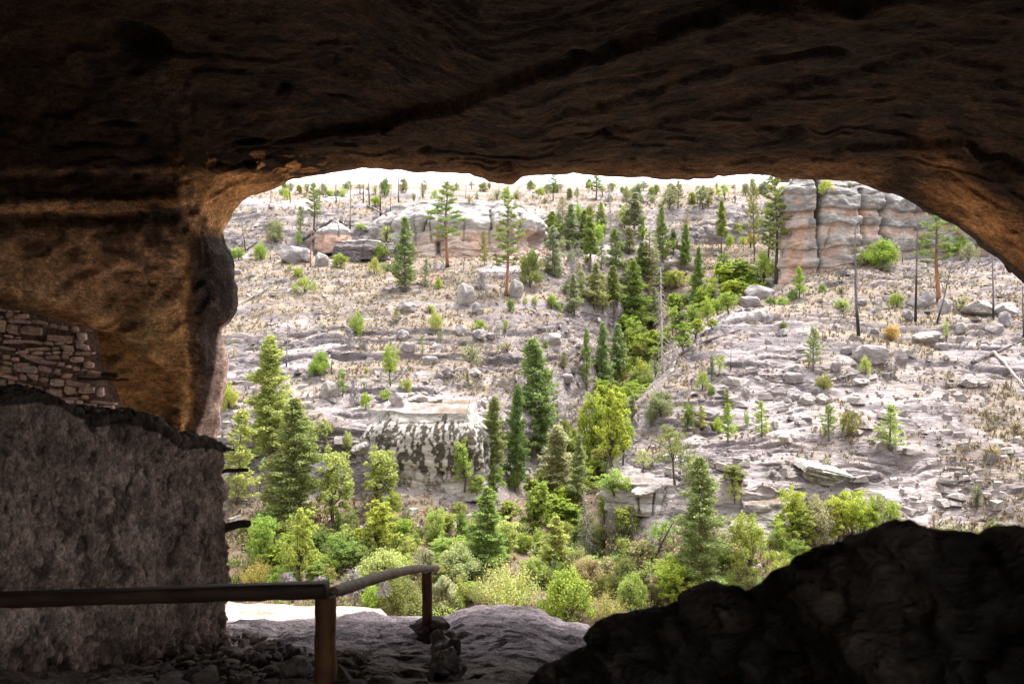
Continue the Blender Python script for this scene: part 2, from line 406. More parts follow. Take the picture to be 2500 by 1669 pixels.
# ------------------------------------------------------------------ banded rock tower on the right shoulder
def make_tower():
    # plan: left side from the back, round the nose, along the front, off to the right (px, depth)
    plan = np.array([(1990, 124), (1935, 112), (1906, 103), (1898, 98.5), (1905, 96), (1930, 94.3), (1990, 93.2), (2060, 94), (2120, 96), (2180, 98.5), (2260, 100), (2340, 100), (2440, 99), (2560, 97), (2720, 96)], float)
    pw = np.stack([(plan[:, 0]-CX)/F*plan[:, 1], plan[:, 1]], -1)
    # smooth the plan by repeated corner cutting
    for _ in range(3):
        a = pw[:-1]*0.75+pw[1:]*0.25; b = pw[:-1]*0.25+pw[1:]*0.75
        pw = np.vstack([pw[:1], np.stack([a, b], 1).reshape(-1, 2), pw[-1:]])
    sl = np.concatenate([[0], np.cumsum(np.linalg.norm(np.diff(pw, axis=0), axis=1))])
    nu = 430; su = np.linspace(0, sl[-1], nu)
    base = np.stack([np.interp(su, sl, pw[:, 0]), np.interp(su, sl, pw[:, 1])], -1)
    tg = np.gradient(base, axis=0); tg /= np.linalg.norm(tg, axis=1, keepdims=True)
    nrm = np.stack([tg[:, 1], -tg[:, 0]], -1)       # outward
    nrm *= np.sign(-(nrm*base).sum(1))[len(base)//2]
    z0, z1 = 3.0, 19.8
    nv = 200
    zz = np.linspace(z0, z1, nv)
    Zg = np.repeat(zz[:, None], nu, 1); Bx = np.repeat(base[None, :, 0], nv, 0); By = np.repeat(base[None, :, 1], nv, 0)
    pxg = Bx/By*F+CX; pyg = CY-Zg/By*F
    wob = fbm(np.stack([Bx*0.18, By*0.18, Zg*0.15], -1), 3, 201)
    bz = pyg + wob*4.0 + 3.0*fbm(np.stack([Bx*0.6, By*0.6, Zg*0.3], -1), 3, 203)
    # rounded beds: caps bulge, joints recess
    joints = [402, 448, 473, 512, 531, 553, 580, 607, 632, 655, 672, 700, 740]
    off = np.zeros_like(Zg); capm = np.zeros_like(Zg)
    amp = [0.7, 0.5, 0.55, 0.25, 0.4, 0.12, 0.36, 0.12, 0.32, 0.12, 0.3, 0.3]
    lich = [1, 1, 1, 0.05, 1, 0.0, 0.75, 0.15, 0.8, 0.1, 0.7, 0.6]
    inset = [0.0, 0, 0.1, -0.35, 0.05, -0.3, 0.1, -0.25, 0.15, -0.1, 0.25, 0.45]
    for k in range(len(joints)-1):
        a, b = joints[k], joints[k+1]
        t = np.clip((bz-a)/(b-a), 0, 1); inb = ((bz >= a) & (bz < b))
        prof_ = np.power(np.clip(4*t*(1-t), 0, 1), 0.16)
        off += inb*(amp[k]*prof_-amp[k]*0.55+inset[k]); capm += inb*lich[k]*sstep(0.02, 0.3, prof_)
    # vertical joints
    crack = np.zeros_like(Zg)
    def vcrack(pts, wpx, dep):
        ys = np.array([p[1] for p in pts]); xs = np.array([p[0] for p in pts])
        cx = np.interp(pyg, ys, xs); inside = sstep(ys[0]-4, ys[0]+2, pyg)*sstep(ys[-1]+6, ys[-1]-2, pyg)
        return dep*np.exp(-((pxg-cx)/wpx)**2)*inside
    for a in ([(2002, 430), (2003, 480), (1999, 520), (2001, 550)], 5.5, 2.6), ([(2001, 550), (1998, 590), (2004, 630), (1996, 670), (1997, 720)], 3.5, 1.0), ([(2028, 555), (2020, 585), (2005, 620)], 2.0, 0.5), \
             ([(2108, 460), (2104, 500), (2110, 540), (2106, 600)], 5.0, 1.4), ([(2166, 450), (2162, 500), (2155, 570), (2160, 590)], 6.0, 1.5), ([(2240, 500), (2246, 560)], 4, 0.4):
        crack = np.maximum(crack, vcrack(*a))
    nn = fbm(np.stack([Bx*0.8, By*0.8, Zg*1.3], -1), 4, 211)
    su2 = np.repeat(su[None], nv, 0); bi = np.searchsorted(np.array(joints), bz); blkT = _hash(np.floor(su2/1.9+bi*.43+.4*wob).astype(np.int64), bi.astype(np.int64), bi.astype(np.int64)*0, 77)
    off = off+0.13*blkT
    off = off-crack+nn*0.22+wob*0.5
    off += 0.9*sstep(8.0, 4.0, Zg)*1.4
    topr = sstep(17.3, 19.8, Zg)
    off -= 1.6*topr**2
    Vx = Bx+nrm[None, :, 0]*off; Vy = By+nrm[None, :, 1]*off
    V = np.stack([Vx, Vy, Zg+0.25*wob], -1)
    gray = np.array([0.19, 0.185, 0.18]); grayl = np.array([0.31, 0.30, 0.285]); pinkc = np.array([0.47, 0.345, 0.285]); pale = np.array([0.48, 0.40, 0.35]); org = np.array([0.52, 0.29, 0.18])
    ln = fbm(np.stack([Bx*0.45, By*0.45, Zg*0.9], -1), 4, 217)
    col = pinkc+(pale-pinkc)*sstep(-0.4, 0.4, ln)[..., None]
    streak = fbm(np.stack([Bx*1.3, By*1.3, Zg*0.12], -1), 3, 223)
    col = col+(org-col)*(0.55*sstep(0.2, 0.6, streak))[..., None]
    gcol = gray+(grayl-gray)*sstep(-0.5, 0.5, nn)[..., None]
    lm = np.clip(capm*sstep(-0.75, 0.0, ln+0.25*nn+0.35*(pxg > 1960)), 0, 1)*np.where((pxg < 1975) & (pyg > 535), 0.25, 1)
    col = col+(gcol-col)*(lm*0.9)[..., None]
    dk = sstep(0.35, 1.0, crack)
    col = col+(np.array([0.09, 0.08, 0.08])-col)*(dk*0.7)[..., None]
    # top cap running back
    caps = []
    ncap = 26
    top = V[-1]
    for k in range(1, ncap+1):
        t = k/ncap
        q = top.copy(); back = nrm*(-1)*(t*16.0)
        q[:, 0] += back[:, 0]*0.35; q[:, 1] += np.abs(back[:, 1])*1.0+t*3
        q[:, 2] = top[:, 2]+1.1*t**0.5+1.9*t
        caps.append(q)
    caps = np.array(caps)
    caps[..., 2] += 0.3*fbm(caps*0.6, 3, 227)
    cc = np.broadcast_to(np.array([0.36, 0.34, 0.31]), caps.shape)
    G = np.concatenate([V, caps], 0); CC = np.concatenate([col, cc], 0)
    me = mesh_np("rock_tower", G, gridf(G.shape[0], nu), M['boulder'], np.clip(CC*0.86, 0.03, 0.7))
    o = obj("rock_tower", me, label="banded pink and grey cliff tower split by vertical cracks", category="rock tower")
    SURF.append((*proj(G.reshape(-1, 3)), G.reshape(-1, 3), np.ones(G.shape[0]*nu)))
make_tower()

def cliff_band(name, label, plan, py_bot, py_top, beds, amp, cracks, colf, back=12.0, brise=1.0, seed=0, round_top=0.25, nu=300, nv=110, alcoves=(), wamp=0.9):
    plan = np.array(plan, float)
    pw = np.stack([(plan[:, 0]-CX)/F*plan[:, 1], plan[:, 1]], -1)
    for _ in range(3):
        a = pw[:-1]*0.75+pw[1:]*0.25; b = pw[:-1]*0.25+pw[1:]*0.75
        pw = np.vstack([pw[:1], np.stack([a, b], 1).reshape(-1, 2), pw[-1:]])
    sl_ = np.concatenate([[0], np.cumsum(np.linalg.norm(np.diff(pw, axis=0), axis=1))]); su = np.linspace(0, sl_[-1], nu)
    base = np.stack([np.interp(su, sl_, pw[:, 0]), np.interp(su, sl_, pw[:, 1])], -1)
    tg = np.gradient(base, axis=0); tg /= np.linalg.norm(tg, axis=1, keepdims=True); nrm = np.stack([tg[:, 1], -tg[:, 0]], -1); nrm *= np.sign(-(nrm*base).sum(1))[nu//2]
    Dm = plan[:, 1].min(); zA = (CY-py_bot)/F*Dm; zB = (CY-py_top)/F*Dm
    Zg = np.repeat(np.linspace(zA, zB, nv)[:, None], nu, 1); Bx = np.repeat(base[None, :, 0], nv, 0); By = np.repeat(base[None, :, 1], nv, 0)
    pxg = Bx/By*F+CX; pyg = CY-Zg/By*F
    q3 = np.stack([Bx, By, Zg], -1); wob = fbm(q3*0.2, 3, seed+1); nn = fbm(q3*np.array([.8, .8, 1.6]), 4, seed+2)
    bz = pyg+wob*6; off = wamp*wob+0.22*min(1, wamp*1.3)*nn
    js = sorted([py_top-40]+list(beds)+[py_bot+40])
    for k in range(len(js)-1):
        t = np.clip((bz-js[k])/(js[k+1]-js[k]), 0, 1); inb = (bz >= js[k]) & (bz < js[k+1])
        off += inb*(amp*np.power(np.clip(4*t*(1-t), 0, 1), .4)-amp*.6)
    dkm = np.zeros_like(off)
    for (cx_, y0_, y1_, w_, dp_, sl2) in cracks:
        m_ = np.exp(-((pxg-cx_-sl2*(pyg-y0_)-4*wob)/w_)**2)*sstep(y0_-5, y0_+3, pyg)*sstep(y1_+5, y1_-3, pyg); off -= dp_*m_; dkm = np.maximum(dkm, m_*min(1, dp_))
    for (cx_, cy_, rx_, ry_, dp_) in alcoves: off -= dp_*np.exp(-(((pxg-cx_)/rx_)**2+((pyg-cy_)/ry_)**2)**2)
    tt = (Zg-zA)/(zB-zA); off -= (zB-zA)*round_top*sstep(.55, 1.0, tt)**2
    V = np.stack([Bx+nrm[None, :, 0]*off, By+nrm[None, :, 1]*off, Zg+.3*wob], -1)
    col = colf(pxg, pyg, q3, wob, nn); col = col+(np.array([.07, .06, .06])-col)*(sstep(.3, .9, dkm)*.7)[..., None]
    caps = []
    for k in range(1, 19):
        t = k/18; q = V[-1].copy(); q[:, 1] += back*t; q[:, 0] *= 1+.2*back/100*t; q[:, 2] += brise*(t**.6)+.15*np.sin(t*20+q[:, 0]*.3); caps.append(q)
    caps = np.array(caps); caps[..., 2] += .2*fbm(caps*np.array([.5, 1.2, 1]), 4, seed+4)
    cc = np.array([.33, .285, .275])+(np.array([.20, .155, .115])-np.array([.33, .285, .275]))*sstep(-.1, .4, fbm(caps*.4, 3, seed+8))[..., None]*(1+.25*fbm(caps*.6, 3, seed+6)[..., None])
    G = np.concatenate([V, caps], 0)
    obj(name, mesh_np(name, G, gridf(G.shape[0], nu), M['boulder'], np.clip(np.concatenate([col, cc], 0)*.84, .03, .7)), label=label, category="cliff")
    SURF.append((*proj(G.reshape(-1, 3)), G.reshape(-1, 3), np.ones(G.shape[0]*nu)))

def col_pinkcliff(px, py, q3, wob, nn):
    g = np.array([.36, .335, .32])+(np.array([.46, .425, .40])-np.array([.36, .335, .32]))*sstep(-.5, .5, nn)[..., None]
    st_ = fbm(q3*np.array([.9, .9, .12]), 3, 233); pk_ = sstep(545, 575, py+14*wob+10*st_)*sstep(985, 1015, px)*sstep(1350, 1320, px)
    pc = np.array([.56, .375, .29])+(np.array([.60, .47, .40])-np.array([.56, .375, .29]))*sstep(-.4, .5, st_)[..., None]
    c = g+(pc-g)*(pk_*.9)[..., None]
    vs = sstep(.25, .55, fbm(q3*np.array([.7, .7, .06]), 3, 235))*sstep(500, 530, py)*sstep(640, 590, py)
    return c+(np.array([.13, .115, .11])-c)*(vs*.55)[..., None]
cliff_band("pink_cliff", "rounded grey cliff with pink base behind the two ponderosas", [(880, 126), (920, 119), (960, 115.5), (1000, 114), (1060, 113.2), (1110, 113), (1160, 112.6), (1200, 113), (1245, 113), (1290, 113.5), (1325, 116), (1350, 121)], 634, 487, [520, 558, 588, 612], .35,
    [(1060, 500, 560, 3, .8, -.5), (1068, 590, 630, 7, 1.0, 0), (1046, 520, 590, 2.5, .6, .1), (1200, 505, 560, 3, .9, 0), (1196, 560, 610, 2.5, .5, .05), (1275, 520, 600, 8, .7, -.1), (1135, 535, 590, 2.2, .5, -.1), (960, 520, 600, 3, .6, -.4)], col_pinkcliff, back=13, brise=2.2, seed=240, round_top=.32, alcoves=[(1300, 588, 32, 22, 2.2)])
def col_black(px, py, q3, wob, nn):
    g = np.array([.42, .385, .355])*(1+.2*nn[..., None])
    jx = px+5*fbm(q3*np.array([.6, .6, .5]), 3, 250)
    strip = np.zeros_like(px)
    for a, b, k in ((930, 962, .8), (967, 1000, .75), (1004, 1037, 1.0), (1055, 1085, .9), (1092, 1128, 1.0), (1132, 1186, 1.25)): strip = np.maximum(strip, k*sstep(a-4, a+5, jx)*sstep(b+4, b-5, jx))
    sp = .75*fbm(q3*np.array([4.5, 4.5, 3.2]), 3, 253)+.6*fbm(q3*np.array([1.5, 1.5, .8]), 3, 255)
    lm = sstep(.0, .14, sp+strip*.5-.28)*sstep(1008, 1040, py+22*fbm(q3*np.array([.7, .7, .2]), 3, 257))*sstep(1172, 1146, py+8*wob)
    lm = np.maximum(lm, .7*sstep(.25, .4, sp)*sstep(1140, 1160, py))
    return g+(np.array([.05, .042, .030])-g)*(lm*.93)[..., None]
cliff_band("black_streaked_cliff", "low pale cliff with black lichen streaks above the canyon bottom", [(850, 68.5), (885, 65), (930, 62.8), (1000, 62.0), (1060, 61.6), (1120, 61.4), (1165, 61.6), (1190, 63.5), (1200, 68)], 1225, 1008, [1030, 1150, 1172], .18,
    [(1180, 1040, 1190, 3, .5, 0), (1010, 1150, 1172, 2, .3, 0), (1080, 1150, 1172, 2, .3, 0), (960, 1172, 1200, 2, .3, 0)], col_black, back=6.5, brise=.5, seed=260, round_top=.16, wamp=.4)
def col_plain(px, py, q3, wob, nn):
    g = np.array([.40, .365, .345])*(1+.25*nn[..., None]); st_ = fbm(q3*np.array([.8, .8, .2]), 3, 271)
    return g+(np.array([.15, .13, .13])-g)*(sstep(.1, .5, st_)*.6)[..., None]
cliff_band("outcrop", "small domed outcrop with pink face above the broken red trunk", [(775, 119), (785, 115.5), (800, 114), (825, 113.5), (845, 114.5), (858, 118)], 618, 537, [560, 578], .3, [(802, 545, 575, 1.5, .5, 0), (824, 545, 580, 1.5, .6, 0)], lambda a, b, c, d_, e: np.where((b > 574)[..., None], np.array([.55, .37, .29]), np.array([.38, .35, .34]))*(1+.2*e[..., None]), back=6, brise=.6, seed=280, round_top=.45, nu=120, nv=60)
cliff_band("dark_outcrop", "dark overhanging rock behind shrubs, upper left of the slope", [(815, 113.5), (822, 110.5), (850, 109.3), (900, 109), (940, 109.3), (956, 111), (962, 114)], 634, 588, [600, 618], .3, [(885, 590, 630, 2, .4, 0)], lambda a, b, c, d_, e: np.array([.15, .13, .13])*(1+.3*e[..., None])+0*a[..., None], back=5, brise=.2, seed=290, round_top=.2, nu=120, nv=50)
cliff_band("nose_outcrop", "fractured pale rock nose at the dome's lower left", [(1478, 58), (1488, 55.5), (1520, 54.3), (1570, 53.8), (1630, 53.6), (1680, 54), (1700, 56)], 1262, 1188, [1205, 1232], .25, [(1555, 1195, 1255, 2.5, .5, .1), (1597, 1200, 1260, 2.5, .5, -.1), (1630, 1195, 1260, 3, .4, -.3)], lambda a, b, c, d_, e: np.array([.42, .39, .375])*(1+.25*e[..., None]), back=5, brise=.4, seed=300, round_top=.25, nu=150, nv=60)
cliff_band("right_outcrop", "squared dark rock face right of the tall right fir", [(1778, 54), (1785, 52), (1820, 51.3), (1870, 51), (1910, 51.2), (1940, 52.5)], 1330, 1232, [1250], .2, [(1786, 1235, 1320, 3, .5, 0)], col_plain, back=4, brise=.3, seed=310, round_top=.1, nu=130, nv=60)

# ------------------------------------------------------------------ near bank below the cave
nx_, ny_ = 220, 150
xs = np.linspace(-30, 34, nx_); ys = np.concatenate([np.linspace(10.6, 19.5, 90), np.linspace(19.7, 47, 60)])
GXn, GYn = np.meshgrid(xs, ys)
zb = np.interp(GYn, [10.5, 12.2, 13.0, 17.2, 18.0, 20.5, 26, 38, 48], [-6.2, -4.75, -4.62, -5.42, -6.0, -9.5, -12.6, -15.1, -16.2])
pw_ = np.stack([GXn, GYn, zb], -1)
nb = fbm(pw_*0.7, 4, 301); zb = zb+0.16*nb-0.22-3.0*sstep(-2.6, -0.6, GXn+0.12*(GYn-14))
zt = zb+0.3*fbm(pw_*np.array([0.5, 0.8, 1]), 3, 307)
zb = zb+0.12*(terrace(zt/0.16, 0.4)*0.16-zt)*4
cb = np.array([0.46, 0.375, 0.33])+np.array([-0.12, -0.11, -0.11])*sstep(0, 0.6, fbm(pw_*1.7, 3, 311))[..., None]
cb = cb+(np.array([0.3, 0.23, 0.15])-cb)*sstep(18.2, 20, GYn)[..., None]
obj("outer_ledge", mesh_np("outer_ledge", np.stack([GXn, GYn, zb], -1), gridf(len(ys), nx_), M['slab'], np.clip(cb*.85, 0.05, 0.7)), kind="structure", label="bright pale rock ledge and bank just outside the cave")
# ------------------------------------------------------------------ the cave: roof, left wall, pillar and right arch as one lofted shell
LIP = [(470, 1500), (476, 1400), (490, 1250), (505, 1150), (515, 1090), (527, 1045), (534, 1023), (530, 977), (540, 925), (546, 894), (543, 870), (538, 853), (525, 821), (528, 806), (533, 797), (550, 784), (562, 757), (568, 733), (567, 700), (564, 665), (557, 637),
       (538, 600), (531, 564), (535, 545), (543, 531), (554, 509), (568, 496), (582, 486), (605, 470), (637, 460), (674, 449), (700, 438), (714, 434), (750, 428), (801, 421), (845, 412), (883, 409), (934, 410), (1011, 414), (1060, 418), (1102, 421), (1150, 421),
       (1163, 428), (1184, 432), (1194, 440), (1230, 446), (1255, 448), (1263, 441), (1275, 431), (1319, 430), (1383, 428), (1398, 423), (1434, 428), (1485, 432), (1540, 433), (1577, 434), (1615, 438), (1666, 437), (1717, 434), (1781, 426), (1832, 423),
       (1883, 426), (1921, 432), (1985, 436), (2050, 438), (2079, 440), (2117, 453), (2155, 467), (2194, 474), (2232, 495), (2283, 523), (2334, 549), (2372, 574), (2411, 605), (2449, 633), (2475, 656), (2500, 676), (2560, 730), (2640, 820), (2720, 940), (2780, 1100), (2820, 1300), (2830, 1500)]
LIPY = 12.0
CAVE_S = 0.95           # the mouth stands 11.4 m from the viewer
lp = np.array(LIP, float)
sl = np.concatenate([[0], np.cumsum(np.linalg.norm(np.diff(lp, axis=0), axis=1))])
NS = 860
ss = np.linspace(0, sl[-1], NS)
lpx, lpy = np.interp(ss, sl, lp[:, 0]), np.interp(ss, sl, lp[:, 1])
jit = fbm(np.stack([ss*0.02, ss*0+3.3, ss*0], -1), 4, 401)*3.5
lpy = smooth1(lpy, 3)+jit*(lpx > 600); lpx = smooth1(lpx, 3)+jit*(lpx <= 600)*0.6
lx = (lpx-CX)/F*LIPY; lz = -(lpy-CY)/F*LIPY
cx0, cz0 = 0.3, -0.6
dx, dzv = lx-cx0, np.maximum(lz-cz0, 0.02)
rr = np.hypot(dx, dzv); ux, uz = dx/rr, dzv/rr
ang_s = smooth1(np.arctan2(uz, ux), 41); ux, uz = np.cos(ang_s), np.sin(ang_s)
wL = np.clip(-ux, 0, 1)**2; wR = np.clip(ux, 0, 1)**2; wT = uz**2
wT = wT*sstep(0.2, 0.75, uz)
tot = wL+wR+wT
SEC = [  # y, left, top, right expansion of the opening outline
    (15.5, 34, 34, 34), (14.2, 14, 14, 14), (13.6, 5, 6, 5), (13.3, 2.0, 2.4, 2.0), (13.0, 0.9, 1.0, 0.9), (12.7, 0.35, 0.42, 0.4), (12.4, 0.1, 0.14, 0.12), (12.15, 0.01, 0.03, 0.02), (12.0, 0, 0, 0),
    (11.85, 0.05, 0.012, 0.03), (11.6, 0.17, 0.04, 0.10), (11.35, 0.38, 0.07, 0.19), (11.1, 0.75, 0.10, 0.30), (10.8, 1.25, 0.135, 0.44), (10.4, 1.9, 0.18, 0.62), (10.0, 2.5, 0.22, 0.80), (9.5, 3.2, 0.275, 1.03), (9.0, 3.7, 0.33, 1.26),
    (8.0, 4.2, 0.43, 1.7), (7.0, 4.45, 0.53, 2.05), (6.0, 4.6, 0.62, 2.35), (4.0, 4.7, 0.8, 2.7), (2.0, 4.7, 0.95, 2.85), (0.0, 4.5, 1.0, 2.85), (-2.5, 4.0, 0.9, 2.5), (-5.0, 2.5, 0.4, 1.5), (-7.0, 0, -0.8, 0)]
sec = np.array(SEC)
yk = sec[:, 0]
# rows: dense where the camera looks
rows = np.concatenate([np.linspace(15.5, 13.6, 8)[:-1], np.linspace(13.6, 12.5, 16)[:-1], np.linspace(12.5, 9.5, 150)[:-1], np.linspace(9.5, 6.6, 70)[:-1], np.linspace(6.6, 2, 26)[:-1], np.linspace(2, -7, 18)])
ev = np.stack([np.interp(-rows, -yk, sec[:, k]) for k in (1, 2, 3)], -1)
for k in range(3): ev[20:, k] = smooth1(ev[:, k], 5)[20:]
E = (ev[:, 0:1]*wL+ev[:, 1:2]*wT+ev[:, 2:3]*wR)/tot
Yc = np.repeat(rows[:, None], NS, 1)
lxs, lzs = lx.copy(), lz.copy()
for _ in range(3): lxs, lzs = smooth1(lxs, 61), smooth1(lzs, 61)
lxs = lxs+np.where(lxs < -2.5, -0.0, 0.0)
inw = sstep(11.85, 10.9, Yc)             # inside, the roof forgets the raggedness of the lip
Xc = lx[None]*(1-inw)+lxs[None]*inw+E*ux[None]; Zc = lz[None]*(1-inw)+lzs[None]*inw+E*uz[None]
# the lip itself is not all in one plane
Yc = Yc+0.5*fbm(np.stack([Xc*0.3, Yc*0.3, Zc*0.3], -1), 2, 409)*sstep(9, 11, Yc)*sstep(12.3, 11.5, Yc)*0.6
CG = np.stack([Xc, Yc, Zc], -1)
N = grid_normals(CG)
inner = np.stack([cx0-Xc, np.where(Yc > 11.5, -0.2, -0.6)*np.ones_like(Xc), cz0-Zc], -1)
N *= np.sign((N*inner).sum(-1, keepdims=True))
px, py = proj(CG)
vis = sstep(1.5, 4.0, Yc)*sstep(13.2, 12.4, Yc)
keep = sstep(0.0, 0.35, np.abs(Yc-12.0))          # leave the outline of the opening alone
d = np.zeros_like(Xc)                             # + pushes into the rock
d += 0.10*fbm(CG*0.55, 3, 421)*keep
q = fbm(CG*np.array([0.30, 0.85, 0.6])+np.array([0, 0, 0]), 4, 431)*3.2+fbm(CG*3.0, 3, 433)*0.12
d += 0.045*(terrace(q, 0.14)-0.5*q)*keep
q2 = fbm(CG*np.array([0.5, 1.5, 1.4])+9.1, 4, 437)*3.0
d += 0.012*(terrace(q2, 0.2)-0.4*q2)*keep
d += 0.02*fbm(CG*4.0, 3, 439)*keep
# the long ceiling step: roof is higher on the camera side of a slanting line
line_y = np.interp(px, [-200, 600, 760, 900, 1060, 1150, 1250, 1450, 1700, 1950, 2150, 2400, 2700], [420, 395, 338, 318, 278, 252, 196, 150, 82, 30, 5, -40, -90])
ln = line_y+10*fbm(np.stack([px*0.012, py*0.004, px*0], -1), 3, 443)
step = sstep(-6, 7, ln-py)*sstep(600, 900, px)*sstep(12.0, 11.0, Yc)
d += 0.17*step
# second smaller steps on the right
for (pts, a) in (([(1330, 300), (1500, 262), (1700, 210), (1880, 165), (2080, 150)], 0.09), ([(1600, 320), (1780, 285), (1900, 250), (2050, 205), (2300, 120)], 0.08), ([(2030, 398), (2080, 378), (2300, 372), (2360, 358), (2400, 400), (2520, 420)], 0.10), ([(1150, 345), (1280, 325), (1420, 300)], 0.05)):
    pa = np.array(pts, float); yy = np.interp(px, pa[:, 0], pa[:, 1]); ins = sstep(pa[0, 0]-20, pa[0, 0]+30, px)*sstep(pa[-1, 0]+20, pa[-1, 0]-30, px)
    dd = yy-py+6*fbm(np.stack([px*0.02, py*0.01, px*0], -1), 3, 449)
    d += a*ins*sstep(-5, 5, dd)*sstep(170, 20, dd)*vis
# hollows and pits
def pit(cx, cy, rx, ry, dep, rot=0.0, p=2):
    c, s_ = math.cos(R(rot)), math.sin(R(rot))
    a = ((px-cx)*c+(py-cy)*s_)/rx; b = (-(px-cx)*s_+(py-cy)*c)/ry
    return dep*np.exp(-(np.sqrt(a*a+b*b))**p)*vis
d += pit(325, 105, 78, 34, 0.34, 20, 4)
for a in ((690, 231, 17, 8, .18), (620, 352, 36, 6, .16), (290, 305, 50, 6, .12), (205, 352, 40, 5, .08), (1000, 100, 40, 14, .10), (1410, 145, 18, 7, .15), (1480, 335, 40, 12, .16, -20), (1390, 350, 40, 10, .12, -18), (1945, 332, 32, 20, .25), (1240, 408, 22, 13, .28), (1850, 394, 34, 5, .1),
          (530, 408, 22, 5, .12), (610, 403, 16, 5, .12), (340, 430, 22, 6, .1), (2300, 430, 20, 8, .14), (2440, 410, 40, 14, .14), (200, 665, 36, 8, .10, -12), (370, 693, 9, 5, .10), (310, 660, 22, 5, .09), (290, 665, 30, 6, .08), (55, 712, 24, 4, .06), (1040, 368, 14, 8, .14), (1100, 350, 8, 6, .08)):
    d += pit(*a)
# undercut below the masonry overhang and the lower bulge of the left wall
ul = np.interp(px, [-300, 0, 48, 112, 159, 204, 223, 287, 335, 382, 446], [735, 742, 751, 768, 784, 795, 806, 818, 852, 890, 930])
u = sstep(-6, 8, py-ul)*sstep(450, 400, px)
leftw = sstep(470, 430, px)*sstep(380, 460, py)
d += (0.42*u*np.exp(-np.maximum(py-ul, 0)/150.0)*sstep(480, 300, px)-0.16*sstep(0, 40, ul-py)*sstep(90, 30, ul-py)*sstep(320, 200, px))*leftw
# diagonal folds in the lower bulge
fo = np.sin((py-0.62*px-520)/26.0+1.5*fbm(np.stack([px*0.008, py*0.008, px*0], -1), 2, 457))
d += 0.05*fo*u*sstep(230, 280, px)*leftw
# shelf bands on the upper left wall
sh = sstep(440, 420, px)*vis
pys2 = py+10*fbm(CG*np.array([1.2, 1.2, .6]), 3, 459)
d += sh*0.09*sstep(416, 434, pys2)*sstep(494, 472, pys2)+sh*0.06*sstep(512, 522, pys2)*sstep(560, 530, pys2)
CG2 = CG-N*(-d)[..., None]*(-1.0)
# colours
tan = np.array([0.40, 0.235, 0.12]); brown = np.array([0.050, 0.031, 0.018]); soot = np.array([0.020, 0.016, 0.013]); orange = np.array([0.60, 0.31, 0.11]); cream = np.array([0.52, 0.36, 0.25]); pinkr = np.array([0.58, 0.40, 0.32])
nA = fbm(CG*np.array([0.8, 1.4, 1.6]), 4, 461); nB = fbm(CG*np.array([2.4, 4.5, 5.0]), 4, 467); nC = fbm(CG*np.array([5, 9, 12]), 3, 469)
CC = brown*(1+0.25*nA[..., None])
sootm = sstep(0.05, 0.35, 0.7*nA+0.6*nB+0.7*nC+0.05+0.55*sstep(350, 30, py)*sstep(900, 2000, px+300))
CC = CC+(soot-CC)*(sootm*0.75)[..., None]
# left wall: tan to orange, cleaner below
wl = sstep(640, 380, px+(py-500)*0.1)*sstep(395, 470, py)
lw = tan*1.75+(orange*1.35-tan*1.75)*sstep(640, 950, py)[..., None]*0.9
lw = lw*(1+0.22*nA[..., None])
lw = lw+(soot*1.6-lw)*(sstep(0.1, 0.6, nB+0.5*nA+0.35-sstep(560, 720, py)*0.75)*0.7)[..., None]
CC = CC+(lw-CC)*wl[..., None]
up = sstep(452, 425, px)
pyn = py+14*nA+9*nB
bandd = np.maximum(sstep(412, 436, pyn)*sstep(496, 478, pyn), sstep(506, 522, pyn)*sstep(590, 535, pyn)*0.9)*up
CC = CC+(soot-CC)*(bandd*0.85)[..., None]
strip = sstep(482, 490, py+7*nB)*sstep(524, 508, py+12*nB+6*nA)*up*sstep(-0.15, 0.1, nC+0.5*nB+0.02)
CC = CC+(orange*1.1-CC)*(strip*0.85)[..., None]
# bright funnel below the lip at the top of the pillar
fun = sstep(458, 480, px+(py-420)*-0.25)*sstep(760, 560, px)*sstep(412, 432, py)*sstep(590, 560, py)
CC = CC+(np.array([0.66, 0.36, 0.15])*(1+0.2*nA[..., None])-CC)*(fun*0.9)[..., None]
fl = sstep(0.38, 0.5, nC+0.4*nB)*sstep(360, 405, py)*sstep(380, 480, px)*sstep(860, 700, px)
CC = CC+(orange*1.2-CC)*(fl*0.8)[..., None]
# pillar: black varnish with an orange arris on its inner edge and a pale outer side
arx = np.interp(py, [540, 600, 640, 720, 800, 850, 920, 1000, 1070], [470, 458, 452, 455, 448, 452, 462, 470, 440])+6*nB
pil = sstep(-6, 8, px-arx)*sstep(545, 590, py)*sstep(640, 600, px)
pilc = np.array([0.042, 0.032, 0.029])+(np.array([0.10, 0.05, 0.024])-np.array([0.042, 0.032, 0.029]))*sstep(45, 5, px-arx)[..., None]
pilc = pilc*(1+0.35*nB[..., None])
CC = CC+(pilc-CC)*(pil*0.93)[..., None]
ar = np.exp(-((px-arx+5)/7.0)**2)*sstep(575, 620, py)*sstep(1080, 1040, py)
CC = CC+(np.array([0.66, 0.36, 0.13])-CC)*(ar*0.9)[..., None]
pal_x = np.interp(py, [600, 690, 780, 800, 850, 900, 950, 1000, 1075], [590, 575, 560, 534, 530, 522, 515, 500, 478])
pal = sstep(-5, 6, px-pal_x+4*nB)*sstep(770, 800, py)*sstep(640, 600, px)
CC = CC+(pinkr*(1+0.2*nA[..., None])-CC)*(pal*0.9)[..., None]
